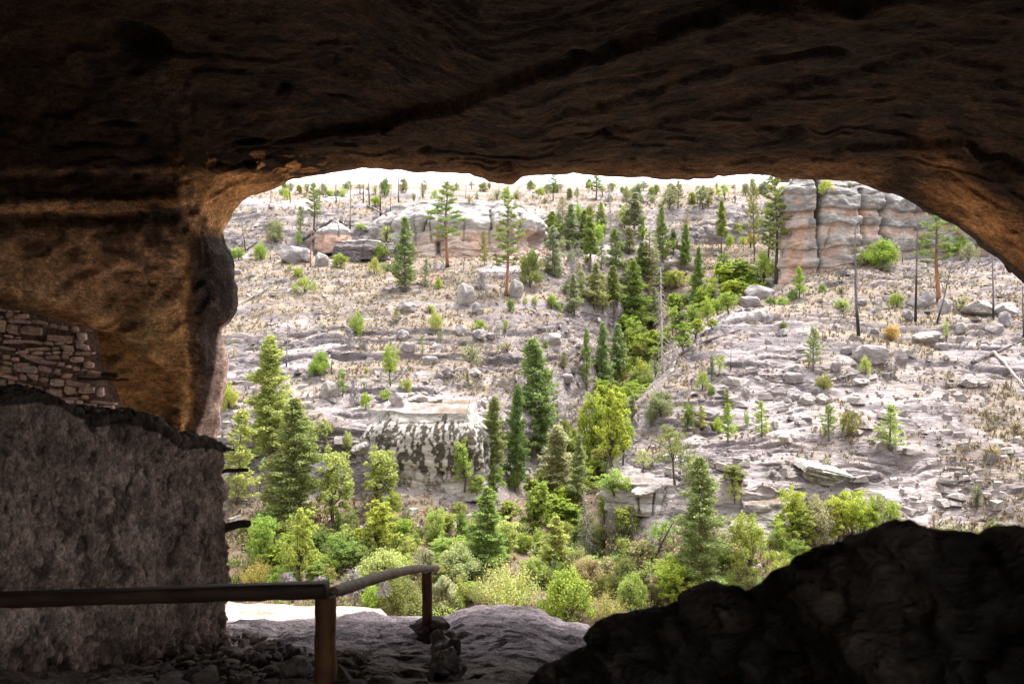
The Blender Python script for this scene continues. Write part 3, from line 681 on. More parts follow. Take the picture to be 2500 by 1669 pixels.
# right arch: orange underside, dark outer rim
rlip = np.interp(px, lp[66:, 0], lp[66:, 1])
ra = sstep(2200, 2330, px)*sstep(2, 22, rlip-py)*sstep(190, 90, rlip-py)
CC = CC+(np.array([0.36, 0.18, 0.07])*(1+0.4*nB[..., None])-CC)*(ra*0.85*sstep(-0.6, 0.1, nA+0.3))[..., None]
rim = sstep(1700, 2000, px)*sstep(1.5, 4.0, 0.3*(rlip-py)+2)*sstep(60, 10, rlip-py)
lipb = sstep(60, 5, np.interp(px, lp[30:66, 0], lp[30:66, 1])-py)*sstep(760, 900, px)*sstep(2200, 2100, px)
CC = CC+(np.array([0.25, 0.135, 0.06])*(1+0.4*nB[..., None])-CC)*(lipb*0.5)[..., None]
# outside cliff face: weathered grey pink
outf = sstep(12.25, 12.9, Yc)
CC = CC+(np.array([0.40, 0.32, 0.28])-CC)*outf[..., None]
CC = np.clip(CC, 0.012, 0.75)
CG2 = CG2*CAVE_S
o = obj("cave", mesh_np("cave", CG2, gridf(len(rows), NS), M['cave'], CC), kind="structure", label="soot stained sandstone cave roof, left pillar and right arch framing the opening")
CAVE = CG2

# ------------------------------------------------------------------ cave floor: dirt and the mauve slab at the mouth
xs = np.linspace(-9.5, 10.5, 360); ys = np.concatenate([np.linspace(-7, 3, 20)[:-1], np.linspace(3, 11.9, 290)])
GXf, GYf = np.meshgrid(xs, ys)
pxf = GXf/np.maximum(GYf, 2.5)*F+CX
edge = np.array([(300, 1520), (589, 1513), (647, 1509), (672, 1517), (721, 1510), (749, 1509), (818, 1505), (874, 1498), (943, 1502), (1006, 1502), (1067, 1504), (1095, 1504), (1122, 1486), (1161, 1480), (1205, 1479), (1271, 1484), (1327, 1497), (1343, 1508), (1376, 1519), (1407, 1518), (1437, 1522), (1446, 1536), (1500, 1570), (2600, 1640)], float)
ey = np.interp(pxf, edge[:, 0], edge[:, 1]); YE = 11.0
ze = -(ey-CY)/F*YE
g0 = -1.66
t = np.clip((GYf-3.7)/(YE-3.7), 0, 1)
zf = g0+(ze-g0)*t
pf = np.stack([GXf, GYf, zf], -1)
f1 = fbm(pf*0.8, 4, 501); f2 = fbm(pf*np.array([1.6, 2.6, 1]), 4, 503); f3 = fbm(pf*7.0, 3, 507)
q = f2*3.2
zf = zf+(0.05*f1+0.032*(terrace(q, 0.2)-0.6*q)+0.022*f3)*np.where(GYf > 10.6, 0.35, 1)
zf = zf-2.6*np.clip(GYf-YE, 0, 1)**1.3*1.6
mauve = np.array([0.36, 0.295, 0.305]); dirt = np.array([0.24, 0.19, 0.16])
cf = mauve*(1+0.18*f1[..., None]+0.12*f3[..., None])
cf = cf+(mauve*0.55-cf)*(sstep(0.1, 0.6, f2)*0.5)[..., None]
dm = sstep(6.3, 4.6, GYf+0.6*f1+0.45*np.clip(GXf+0.8, -2, 2))
cf = cf+(dirt*(1+0.3*f3[..., None])-cf)*dm[..., None]
obj("cave_floor", mesh_np("cave_floor", np.stack([GXf, GYf, zf], -1), gridf(len(ys), len(xs)), M['slab'], np.clip(cf, 0.02, 0.6)), kind="structure", label="mauve bare rock slab and dirt floor sloping to the cave mouth")
def floor_z(x, y):
    i = np.clip(np.searchsorted(ys, y)-1, 0, len(ys)-1); j = int(np.clip(round((x-xs[0])/(xs[1]-xs[0])), 0, len(xs)-1))
    return float(zf[i, j])

# ------------------------------------------------------------------ dark foreground boulder on the right
ridge = np.array([(1180, 1760), (1291, 1660), (1307, 1638), (1329, 1621), (1368, 1608), (1390, 1588), (1429, 1572), (1448, 1538), (1482, 1513), (1504, 1502), (1554, 1486), (1628, 1473), (1663, 1458), (1668, 1446), (1690, 1438), (1730, 1427), (1789, 1429), (1817, 1441), (1858, 1414), (1888, 1386), (1930, 1372), (1936, 1354), (1965, 1340), (2002, 1327), (2052, 1320), (2074, 1312), (2125, 1303), (2150, 1296), (2168, 1281), (2187, 1272), (2208, 1278), (2245, 1290), (2281, 1292), (2335, 1296), (2379, 1307), (2408, 1292), (2444, 1290), (2500, 1289), (2620, 1280), (2800, 1300), (3100, 1420)], float)
nb_u, nb_v = 420, 120
bu = np.linspace(1190, 3090, nb_u); br = np.interp(bu, ridge[:, 0], ridge[:, 1])
bd = np.interp(bu, [1190, 1500, 1900, 2200, 2600, 3100], [2.7, 2.35, 1.95, 1.75, 1.6, 1.5])
rid = PN(bu, br, bd)
V = []
for k in range(nb_v):
    t = k/(nb_v-1)
    if t < 0.62:         # front, from below the camera up to the ridge
        s_ = t/0.62
        yy = rid[:, 1]-(0.75+0.25*(rid[:, 1]-1.5))*(1-s_)**1.0
        zz = rid[:, 2]+(-1.75-rid[:, 2])*(1-s_)**1.7
        xx = rid[:, 0]*(0.92+0.08*s_)
    else:
        s_ = (t-0.62)/0.38
        yy = rid[:, 1]+0.9*s_; zz = rid[:, 2]+(-2.2-rid[:, 2])*s_**1.1; xx = rid[:, 0]*(1+0.05*s_)
    V.append(np.stack([xx, yy, zz], -1))
BG = np.array(V); NB = grid_normals(BG); NB *= np.sign((NB*np.array([0, -0.5, 1.0])).sum(-1, keepdims=True))
rk = np.abs(np.linspace(0, 1, nb_v)-0.62)[:, None]*np.ones((1, nb_u)); kp = sstep(-0.02, 0.07, rk)*np.where(np.linspace(0, 1, nb_v) > 0.62, 0.45, 1.0)[:, None]
a1 = fbm(BG*2.2, 4, 521); a2 = fbm(BG*np.array([3.0, 3.0, 7.0]), 4, 523); a3 = fbm(BG*16, 3, 527)
q = a2*2.5
dd = (0.07*a1+0.045*(terrace(q, 0.25)-0.3*q))*kp+0.010*a3*(0.4+0.6*kp)
BG = BG+NB*dd[..., None]
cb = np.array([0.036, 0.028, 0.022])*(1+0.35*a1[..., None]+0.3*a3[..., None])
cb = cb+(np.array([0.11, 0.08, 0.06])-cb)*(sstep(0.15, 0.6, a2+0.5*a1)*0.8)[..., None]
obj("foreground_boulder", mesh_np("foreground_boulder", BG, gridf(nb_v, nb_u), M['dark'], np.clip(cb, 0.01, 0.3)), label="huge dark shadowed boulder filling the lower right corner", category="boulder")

# ------------------------------------------------------------------ plastered ruin wall on the left
A = np.array([-2.10, 6.05]); B = np.array([-3.12, 4.75])
def wall_pt(pxv):
    """plan point of the wall's front plane along this pixel column"""
    dxr = (pxv-CX)/F; e = A-B
    # A + k*(B-A) with x = dxr*y
    k = (A[0]-dxr*A[1])/((A[0]-B[0])-dxr*(A[1]-B[1]))
    return A[0]+k*(B[0]-A[0]), A[1]+k*(B[1]-A[1])
topl = np.array([(-300, 930), (-60, 962), (0, 966), (57, 961), (102, 956), (108, 964), (143, 966), (159, 972), (179, 988), (204, 1001), (214, 1020), (239, 1020), (255, 1015), (287, 1013), (344, 1020), (351, 1028), (383, 1036), (408, 1052), (424, 1071), (446, 1080), (494, 1074), (526, 1080), (560, 1094), (577, 1103), (640, 1110)], float)
redge = np.array([(1080, 577), (1103, 577), (1133, 577), (1170, 579), (1207, 582), (1263, 583), (1300, 588), (1317, 589), (1337, 594), (1371, 584), (1394, 590), (1419, 588), (1440, 592), (1469, 600), (1483, 604), (1502, 598), (1516, 587), (1538, 586), (1560, 575), (1640, 560)], float)
wt = thing("plastered_wall", "low ruined wall of rough brown mud plaster left of the railing", "wall", (-2.6, 5.4, -2.2))
nu, nf = 280, 220
fu = np.linspace(0, 1, nu)
th = 0.42
eAB = (A-B)/np.linalg.norm(A-B); nrmw = np.array([eAB[1], -eAB[0]]); nrmw *= np.sign(-(nrmw*A).sum())
Vw = np.zeros((nf+90, nu, 3))
zbot = -2.9
for k in range(nf+90):
    for_front = k < nf
    t = min(k/(nf-1), 1.0)
    # column px: from -260 to the ragged right edge at this height
    py_guess = 1620-(1620-1080)*t
    xr = np.interp(py_guess, redge[:, 0], redge[:, 1])
    pxc = -260+(xr+260)*fu
    tpy = np.interp(pxc, topl[:, 0], topl[:, 1])
    wx, wy = wall_pt(pxc)
    ztop = -(tpy-CY)/F*wy
    z = zbot+(ztop-zbot)*t
    # back side: walk over the top and down behind
    if not for_front:
        s_ = (k-nf+1)/90.0
        off = th*min(1.0, s_*2.2); z = ztop-np.maximum(0, s_-0.45)*2.2+0.03*math.sin(min(1, s_*2.2)*math.pi)
    else:
        off = 0.05*(1-t)*(-1)
    # rounded end: the front curves back towards the ragged edge
    rend = 0.20*sstep(0.955, 1.0, fu)**1.5*(1 if for_front else 0)
    off_u = off+rend
    Vw[k, :, 0] = wx-nrmw[0]*off_u; Vw[k, :, 1] = wy-nrmw[1]*off_u; Vw[k, :, 2] = z
NW = grid_normals(Vw); NW *= np.sign((NW[..., 0]*nrmw[0]+NW[..., 1]*nrmw[1]+0.2*NW[..., 2]))[..., None]
w1 = fbm(Vw*1.6, 3, 541); w2 = fbm(Vw*np.array([7, 7, 5.5]), 4, 547); w3 = fbm(Vw*np.array([22, 22, 17]), 3, 549); w4 = fbm(Vw*np.array([3, 3, 8]), 3, 551)
w5 = fbm(Vw*np.array([13, 13, 9]), 3, 553)
pitm = sstep(0.22, 0.55, w5)
dd = 0.045*w1+0.012*w2+0.020*w3-0.022*pitm-0.05*np.maximum(0, w2-0.5)+0.05*sstep(0.93, 1.0, fu)[None]*w4
Vw = Vw+NW*dd[..., None]
# end cap so the wall is solid at its broken end
cap = np.zeros((nf+90, 8, 3))
lastp = Vw[:, -1]; bx, by = wall_pt(np.array([585.0]))
bk = np.array([bx[0]-nrmw[0]*th, by[0]-nrmw[1]*th])
for j in range(8):
    s_ = j/7
    cap[:, j] = lastp; cap[:, j, 0] = lastp[:, 0]*(1-s_)+(bk[0]+0.03*w4[:, -1])*s_; cap[:, j, 1] = lastp[:, 1]*(1-s_)+bk[1]*s_
cw = np.array([0.62, 0.45, 0.37])*(1+0.22*w1[..., None]+0.25*w3[..., None])
cw = cw+(np.array([0.33, 0.255, 0.215])-cw)*(sstep(0.0, 0.6, w2)*0.5)[..., None]
cw = cw+(np.array([0.56, 0.38, 0.29])-cw)*(sstep(0.85, 0.97, fu)[None]*sstep(-0.2, 0.4, w4)*0.6)[..., None]
cw = cw*(1-0.55*pitm[..., None]*sstep(-.5, .3, w1)[..., None])
cw = cw*(1+0.25*fbm(Vw*np.array([34, 34, 26]), 2, 557)[..., None])
topd = np.zeros((nf+90, 1)); topd[nf-6:] = 1
cw = cw+(np.array([0.05, 0.045, 0.04])-cw)*(topd*0.8)[..., None]
ww = obj("plaster_face", mesh_np("plaster_face", Vw-np.array(wt.location), gridf(nf+90, nu), M['plaster'], np.clip(cw, 0.02, 0.85)), wt)
obj("broken_end", mesh_np("broken_end", cap-np.array(wt.location), gridf(nf+90, 8), M['plaster'], np.broadcast_to(np.array([0.46, 0.33, 0.27]), cap.shape)), wt)
def stick(parent, a, b, r0, r1, name, col=(0.06, 0.045, 0.035), bend=0.0, mat='stone', n=8):
    a, b = np.array(a, float), np.array(b, float); k = 10; tt = np.linspace(0, 1, k)
    p = a+(b-a)*tt[:, None]; p[:, 2] += bend*np.sin(tt*math.pi); p += 0.35*r0*np.stack([fbm(np.stack([tt*4, tt*0+i*5, tt*0+a[0]*3], -1), 2, 600+i) for i in range(3)], -1)
    m = MB(); m.tube(p-np.array(parent.location) if parent else p, r0+(r1-r0)*tt, n, col)
    return obj(name, m.mesh(name, M[mat]), parent)
yw = 6.02
stick(wt, P(540, 1150, yw+0.05), P(603, 1147, yw-0.12), 0.016, 0.013, "roof_pole_stub")
stick(wt, P(535, 1303, yw+0.05), P(604, 1278, yw-0.10), 0.034, 0.028, "roof_pole_stub", bend=0.02)
for (pxs_, pys_, r) in ((604, 1481, .03), (600, 1500, .032), (590, 1340, .03), (592, 1392, .022), (583, 1186, .02), (579, 1118, .022), (596, 1452, .02)):
    pass

# ------------------------------------------------------------------ coursed rubble masonry under the overhang
def plan_m(pxv):
    a = np.array(P(0, 0, 9.95*CAVE_S)[:2]); b = np.array(P(290, 0, 10.72*CAVE_S)[:2]); dxr = (pxv-CX)/F
    k = (a[0]-dxr*a[1])/((a[0]-b[0])-dxr*(a[1]-b[1]))
    return a[0]+k*(b[0]-a[0]), a[1]+k*(b[1]-a[1])
mw = thing("masonry_wall", "dry stacked flat stone wall tucked under the orange overhang", "wall", (-5.3, 9.7, -2.7))
ML = np.array(mw.location)
def mpt(pxv, pyv, out=0.0):
    x, y = plan_m(np.asarray(pxv, float)); x = np.asarray(x); y = np.asarray(y)
    return np.stack([x+0.25*out, y-0.97*out, -(np.asarray(pyv)-CY)/F*y], -1)
mtop = np.array([(-80, 738), (0, 746), (48, 755), (112, 771), (159, 787), (204, 797), (223, 809)], float)
mright = np.array([(800, 222), (838, 231), (854, 231), (899, 249), (943, 271), (981, 284), (1010, 293), (1090, 300)], float)
# mortar core behind the stones
rows_ = []
for k in range(24):
    t = k/23
    c = np.linspace(-120, 1, 30)
    fx = np.linspace(0, 1, 30); yb = 1100
    xr = np.interp(np.interp(t, [0, 1], [yb, 800]), mright[:, 0], mright[:, 1])-3
    pxr = -110+(xr+110)*fx; ty = np.interp(pxr, mtop[:, 0], mtop[:, 1])+3
    rows_.append(mpt(pxr, yb+(ty-yb)*t, -0.03))
rows_ = np.array(rows_)
backg = rows_.copy(); backg[..., 1] += 0.3; backg[..., 0] -= 0.08
allr = np.concatenate([rows_, backg[::-1]], 0)
obj("mortar", mesh_np("mortar", allr-ML, gridf(48, 30), M['plaster'], np.broadcast_to(np.array([0.30, 0.20, 0.145]), allr.shape)), mw)
rg = random.Random(5); yrow = 1094.0; nst = 0
while yrow > 725:
    hrow = rg.choice([8, 9, 10, 11, 12, 14, 17, 21, 25])
    x = -70+rg.uniform(-20, 0)
    while x < 305:
        ln_ = rg.choice([16, 20, 24, 28, 34, 40, 48, 58])*rg.uniform(0.85, 1.15)*(1.15 if hrow > 13 else 1)
        hh = hrow*rg.uniform(0.55, 1.12); tilt = 0.10+rg.uniform(-0.16, 0.14); cyj = rg.uniform(-3, 3)
        cxm = x+ln_/2; cym = yrow-hrow/2+0.09*(cxm-140)+6*math.sin(cxm*0.03+yrow*0.05)+cyj
        okr = cxm+ln_*0.25 < np.interp(cym, mright[:, 0], mright[:, 1]) and cym-hh*0.4 > np.interp(cxm, mtop[:, 0], mtop[:, 1])+1
        if okr and nst < 298 and cym < 1090 and not (abs(cym-926) < 9 and cxm > 185):
            nn = rg.choice([5, 6, 6, 7, 8]); prot = rg.uniform(0.01, 0.05)
            fr = []; bk_ = []; md = []
            for i in range(nn):
                a_ = 2*math.pi*(i+rg.uniform(-0.3, 0.3))/nn+0.4
                ca, sa = math.cos(a_), math.sin(a_); pw4 = rg.uniform(.42, .66)
                ex = math.copysign(abs(ca)**pw4, ca)*ln_*0.5; ez = math.copysign(abs(sa)**pw4, sa)*hh*0.5
                ez += ex*tilt
                fr.append((cxm+ex*0.90, cym+ez*0.84, prot)); md.append((cxm+ex, cym+ez, prot-0.014)); bk_.append((cxm+ex, cym+ez, -0.09))
            allp = np.array(fr+md+bk_)
            Vs = mpt(allp[:, 0], allp[:, 1], 0)
            Vs[:, 0] += 0.25*allp[:, 2]; Vs[:, 1] -= 0.97*allp[:, 2]
            ctr = Vs.mean(0); Vs = np.vstack([Vs, Vs[:nn].mean(0)+np.array([0.002, -0.006, 0])*rg.uniform(0, 1.5)])
            i0 = np.arange(nn); i1 = (i0+1) % nn
            qd = np.vstack([np.stack([i0, i1, i1+nn, i0+nn], -1), np.stack([i0+nn, i1+nn, i1+2*nn, i0+2*nn], -1)])
            tr = np.stack([np.full(nn, 3*nn), i1, i0], -1)
            base = np.array([0.60, 0.405, 0.31])*rg.uniform(0.72, 1.22)*np.array([1, rg.uniform(0.93, 1.07), rg.uniform(0.88, 1.12)])
            me = mesh_np("stone", Vs-ctr, [qd, tr], M['stone'], np.broadcast_to(base, Vs.shape), smooth=False)
            so = obj("stone", me, mw); so.location = ctr-ML; nst += 1
        x += ln_+rg.uniform(1.0, 3.0)
    yrow -= hrow+1.4
p0 = mpt(190, 924, 0.03); p1 = mpt(322, 925, 0.16)
stick(mw, p0, p1, 0.016, 0.014, "wooden_lintel_pole", col=(0.07, 0.045, 0.03))
stick(mw, mpt(250, 914, 0.02), mpt(294, 915, 0.13), 0.034, 0.030, "wooden_lintel_pole", col=(0.07, 0.045, 0.03))

# ------------------------------------------------------------------ railing: two peeled log rails on two posts
ra_ = thing("log_railing", "rustic handrail of dark peeled logs on two posts at the cave mouth", "railing", (-0.9, 4.0, -1.66))
RL = np.array(ra_.location)
def railmesh(name, path, rad, col, mat, flat=1.0, n=18, seed=0):
    path = np.array(path, float); k = 70; tt = np.linspace(0, 1, k); s0 = np.linspace(0, 1, len(path))
    p = np.stack([np.interp(tt, s0, path[:, i]) for i in range(3)], -1)
    for i in range(3): p[:, i] = smooth1(p[:, i], 9)
    r = np.interp(tt, np.linspace(0, 1, len(rad)), rad)
    V, q, t_ = tube(p, r, n)
    nb_ = fbm(V*np.array([3, 3, 3])*4, 3, 650+seed); kk = len(V)-2
    ax = np.vstack([np.repeat(p, n, 0), p[:1], p[-1:]])
    V = ax+(V-ax)*(1+0.10*nb_[:, None]); 
    if flat < 1.0:
        dzz = V[:, 2]-ax[:, 2]; lim = flat*np.concatenate([np.repeat(r, n), r[:1], r[-1:]]); V[:, 2] = ax[:, 2]+np.minimum(dzz, lim)
    cc = np.array(col)*(1+0.3*fbm(V*np.array([6, 20, 20]), 3, 660+seed)[:, None])
    return obj(name, mesh_np(name, V-RL, [q, t_], M[mat], np.clip(cc, 0.01, 0.6)), ra_)
railmesh("rail", [P(-170, 1466, 4.05), P(0, 1461, 4.02), P(300, 1453, 3.97), P(560, 1444, 3.93), P(815, 1436, 3.9)], [0.043, 0.044, 0.045, 0.047, 0.047], (0.050, 0.026, 0.014), 'wood', 0.72, seed=1)
railmesh("rail", [P(806, 1447, 3.93), P(860, 1430, 4.4), P(910, 1413, 5.0), P(960, 1399, 5.6), P(1000, 1390, 6.2), P(1035, 1387.5, 6.8), P(1068, 1386.5, 7.3)], [0.028, 0.033, 0.034, 0.034, 0.033, 0.032, 0.031], (0.21, 0.125, 0.075), 'wood', seed=2)
def postm(pxc, t_py, b_py, d, wpx, col, seed):
    r = wpx/2/F*d; a = np.array(P(pxc, t_py, d)); b = np.array(P(pxc+1, b_py, d))
    railmesh("post", [b, a*0.5+b*0.5, a], [r*1.03, r, r*0.97], col, 'post', seed=seed)
postm(794, 1452, 1662, 3.92, 52, (0.11, 0.046, 0.015), 3)
postm(1042, 1394, 1545, 7.05, 25, (0.13, 0.058, 0.02), 4)

# ------------------------------------------------------------------ stones
def rock_mesh(name, seed, sx=1, sy=1, sz=1, col=(0.3, 0.27, 0.26), sub=3, rough=0.22, mat='stone', layer=0.0, varc=0.2, flatten=0.0):
    """angular boulder: a cube sphere cut by random planes and roughened"""
    n = 2**sub+1; t = np.linspace(-1, 1, n); V = []; Q = []; off = 0
    for ax in range(3):
        for sg in (-1, 1):
            a, b = np.meshgrid(t, t); c = np.full_like(a, sg)
            g = [None]*3; g[ax] = c; g[(ax+1) % 3] = a; g[(ax+2) % 3] = b
            V.append(np.stack(g, -1).reshape(-1, 3)); Q.append(gridf(n, n, sg < 0)+off); off += n*n
    V = np.vstack(V); Q = np.vstack(Q)
    V = V/np.linalg.norm(V, axis=1, keepdims=True)**0.75
    V = V/np.abs(V).max()
    rs = np.random.default_rng(seed)
    for _ in range(9):
        d_ = rs.normal(size=3); d_ /= np.linalg.norm(d_); h = rs.uniform(0.55, 0.95)
        e = np.maximum(V@d_-h, 0); V = V-0.9*e[:, None]*d_
    V = V*(1+rough*fbm(V*1.1+seed*3.1, 3, seed)[:, None])
    if layer: 
        zq = V[:, 2]*4+0.5*fbm(V*1.5+seed, 2, seed+5); V[:, :2] *= (1+layer*(terrace(zq, 0.3)-zq))[:, None]
    V = V*np.array([sx, sy, sz])
    V[:, 2] -= V[:, 2].min()
    cc = np.array(col)*(1+varc*fbm(V/max(sx, sz)*2.2+seed, 3, seed+9)[:, None])
    return mesh_np(name, V, Q, M[mat], np.clip(cc, 0.015, 0.7), smooth=False)
RPROTO = [rock_mesh("loose_stone", 700+i, 1.0, 0.8, [0.5, 0.6, 0.42, 0.7, 0.55, 0.35][i], [(0.27, 0.21, 0.185), (0.22, 0.175, 0.16), (0.31, 0.25, 0.22), (0.24, 0.185, 0.155), (0.21, 0.17, 0.155), (0.28, 0.22, 0.19)][i], sub=2) for i in range(6)]
def rubble(n, poly, smin, smax, label, group, seed):
    rg_ = random.Random(seed); k = 0; tries = 0
    pts = []
    while k < n and tries < n*60:
        tries += 1
        x = rg_.uniform(380, 900); y_ = rg_.uniform(1545, 1690)
        # inside polygon (px space on the floor)
        ins = False; j = len(poly)-1
        for i in range(len(poly)):
            if (poly[i][1] > y_) != (poly[j][1] > y_) and x < (poly[j][0]-poly[i][0])*(y_-poly[i][1])/(poly[j][1]-poly[i][1])+poly[i][0]: ins = not ins
            j = i
        if not ins: continue
        # walk the ray to the floor
        lo = 3.0; d_ = None
        for q_ in range(160):
            dq = 3.2+q_*0.05; zz_ = -(y_-CY)/F*dq; xx_ = (x-CX)/F*dq
            if zz_ < floor_z(xx_, dq): d_ = dq; break
        if d_ is None: continue
        r = rg_.uniform(smin, smax)*(0.6+0.4*rg_.random())
        wx, wy = (x-CX)/F*d_, d_
        if any((wx-a)**2+(wy-b)**2 < (0.75*(r+c))**2 for a, b, c in pts): continue
        pts.append((wx, wy, r))
        o_ = obj("loose_stone", RPROTO[rg_.randrange(6)], None, label=label, category="stone", group=group)
        o_.location = (wx, wy, floor_z(wx, wy)-0.12*r); o_.scale = (r, r, r); o_.rotation_euler = (rg_.uniform(-.3, .3), rg_.uniform(-.3, .3), rg_.uniform(0, 6.28)); k += 1
rubble(150, [(600, 1552), (660, 1560), (700, 1578), (745, 1592), (745, 1600), (740, 1690), (400, 1690), (390, 1625), (440, 1592), (520, 1572)], 0.028, 0.085, "loose grey stone in the rubble heap at the foot of the plastered wall", "rubble stones at the plastered wall's foot", 3)
rubble(14, [(822, 1590), (900, 1598), (905, 1620), (840, 1632), (815, 1620)], 0.03, 0.075, "loose stone in the small cluster just right of the near railing post", "stones right of the near post", 9)

# stone footing of the near post and stone plinth of the far post
def pile(name, label, cat, loc, items, col, ks=1.0):
    t_ = thing(name, label, cat, loc)
    for i, (dx_, dy_, dz_, sx_, sy_, sz_, rz) in enumerate(items):
        o_ = obj("stone", rock_mesh("stone", 800+i+int(abs(loc[0])*100), sx_*ks, sy_*ks, sz_*ks, np.array(col)*random.uniform(0.8, 1.2), sub=3), t_)
        o_.location = (dx_, dy_, dz_); o_.rotation_euler = (0, 0, rz)
    return t_
b1 = P(794, 1655, 3.92)
pile("post_footing", "dark rough stones heaped around the near railing post", "stone footing", (b1[0], b1[1], -1.80),
     [(-0.16, -0.02, 0, 0.13, 0.11, 0.13, 0.3), (0.17, 0.0, 0, 0.15, 0.11, 0.12, 1.0), (-0.02, -0.16, -0.02, 0.16, 0.1, 0.10, 0.1), (0.05, 0.16, 0.0, 0.16, 0.1, 0.11, 2.0), (-0.20, 0.12, 0, 0.10, 0.09, 0.16, 2.4), (0.24, 0.12, 0, 0.10, 0.09, 0.10, 0.6), (0.20, -0.14, -0.02, 0.11, 0.09, 0.09, 0.9), (-0.13, 0.10, 0.1, 0.07, 0.06, 0.09, 0.9)], (0.12, 0.095, 0.08), 0.62)
b2 = P(1042, 1530, 7.05)
pile("post_plinth", "mortared block of stones under the far railing post", "stone plinth", (b2[0], b2[1], -2.98),
     [(0.0, 0, 0, 0.20, 0.17, 0.21, 0.1), (0.02, 0, 0.33, 0.205, 0.19, 0.05, 0.4), (-0.05, -0.04, 0.42, 0.10, 0.09, 0.04, 0.9), (0.10, 0.02, 0.42, 0.12, 0.10, 0.055, 2.0), (-0.02, 0.10, 0.42, 0.12, 0.08, 0.05, 1.2), (0.17, -0.05, 0.02, 0.09, 0.1, 0.16, 0.5)], (0.17, 0.135, 0.12))
# curb of stones running from the plinth towards the camera
cb_items = []; c0 = np.array([P(1085, 1560, 6.8)[0], 6.75]); c1 = np.array([P(1075, 1669, 4.2)[0], 4.25]); rgc = random.Random(8)
ct = thing("stone_curb", "low mortared stone curb running towards the camera below the far post", "curb", (c1[0], c1[1], -2.0))
cur = []
for k in range(60):
    t = k/59; pxy = c0+(c1-c0)*t; zfl = floor_z(pxy[0], pxy[1]); hw = 0.07+0.02*math.sin(k*1.7); hh_ = 0.13+0.03*math.sin(k*0.9)
    for a_ in np.linspace(0, math.pi, 9): cur.append((pxy[0]+math.copysign(abs(math.cos(a_))**.5, math.cos(a_))*hw, pxy[1], zfl-0.08+math.sin(a_)**.6*hh_))
cur = np.array(cur).reshape(60, 9, 3); cur += 0.03*fbm(cur*9, 3, 870)[..., None]*np.array([1, .3, 1])
obj("mortar_core", mesh_np("mortar_core", cur-np.array(ct.location), gridf(60, 9), M['stone'], np.array([.20, .16, .14])*(1+.3*fbm(cur*14, 3, 872)[..., None])), ct)
for i in range(22):
    t = i/21; pxy = c0+(c1-c0)*t; zfl = floor_z(pxy[0], pxy[1])
    o_ = obj("stone", rock_mesh("stone", 860+i, rgc.uniform(.035, .07), rgc.uniform(.05, .09), rgc.uniform(.04, .085), np.array([0.20, 0.16, 0.14])*rgc.uniform(.75, 1.2), sub=3), ct)
    o_.location = (pxy[0]-c1[0]+rgc.uniform(-.07, .07), pxy[1]-c1[1], zfl-0.03+rgc.uniform(-.04, .05)+2.0); o_.rotation_euler = (rgc.uniform(-.2, .2), rgc.uniform(-.2, .2), rgc.uniform(0, 3))
# ------------------------------------------------------------------ plant prototypes
def leaf_quads(C_, D_, L_, W_, rng, roll=None):
    """rhombus leaves: centres, directions, lengths, widths"""
    D_ = D_/np.maximum(np.linalg.norm(D_, axis=1, keepdims=True), 1e-9)
    rv = rng.normal(size=C_.shape); S_ = np.cross(D_, rv); S_ /= np.maximum(np.linalg.norm(S_, axis=1, keepdims=True), 1e-9)
    l = np.asarray(L_)[:, None]*0.5; w_ = np.asarray(W_)[:, None]*0.5
    V = np.stack([C_-D_*l, C_+S_*w_-D_*l*0.1, C_+D_*l, C_-S_*w_-D_*l*0.1], 1).reshape(-1, 3)
    q = np.arange(len(V)).reshape(-1, 4)
    return V, q
def leaf_cols(n, rng, lo=0.62, hi=1.35, hue=0.14):
    b = rng.uniform(lo, hi, n)[:, None]; h = rng.uniform(-hue, hue, n)[:, None]
    c = b*np.concatenate([1+h*1.3, 1+0*h, 1-h*0.8], 1)
    return np.repeat(c, 4, 0)

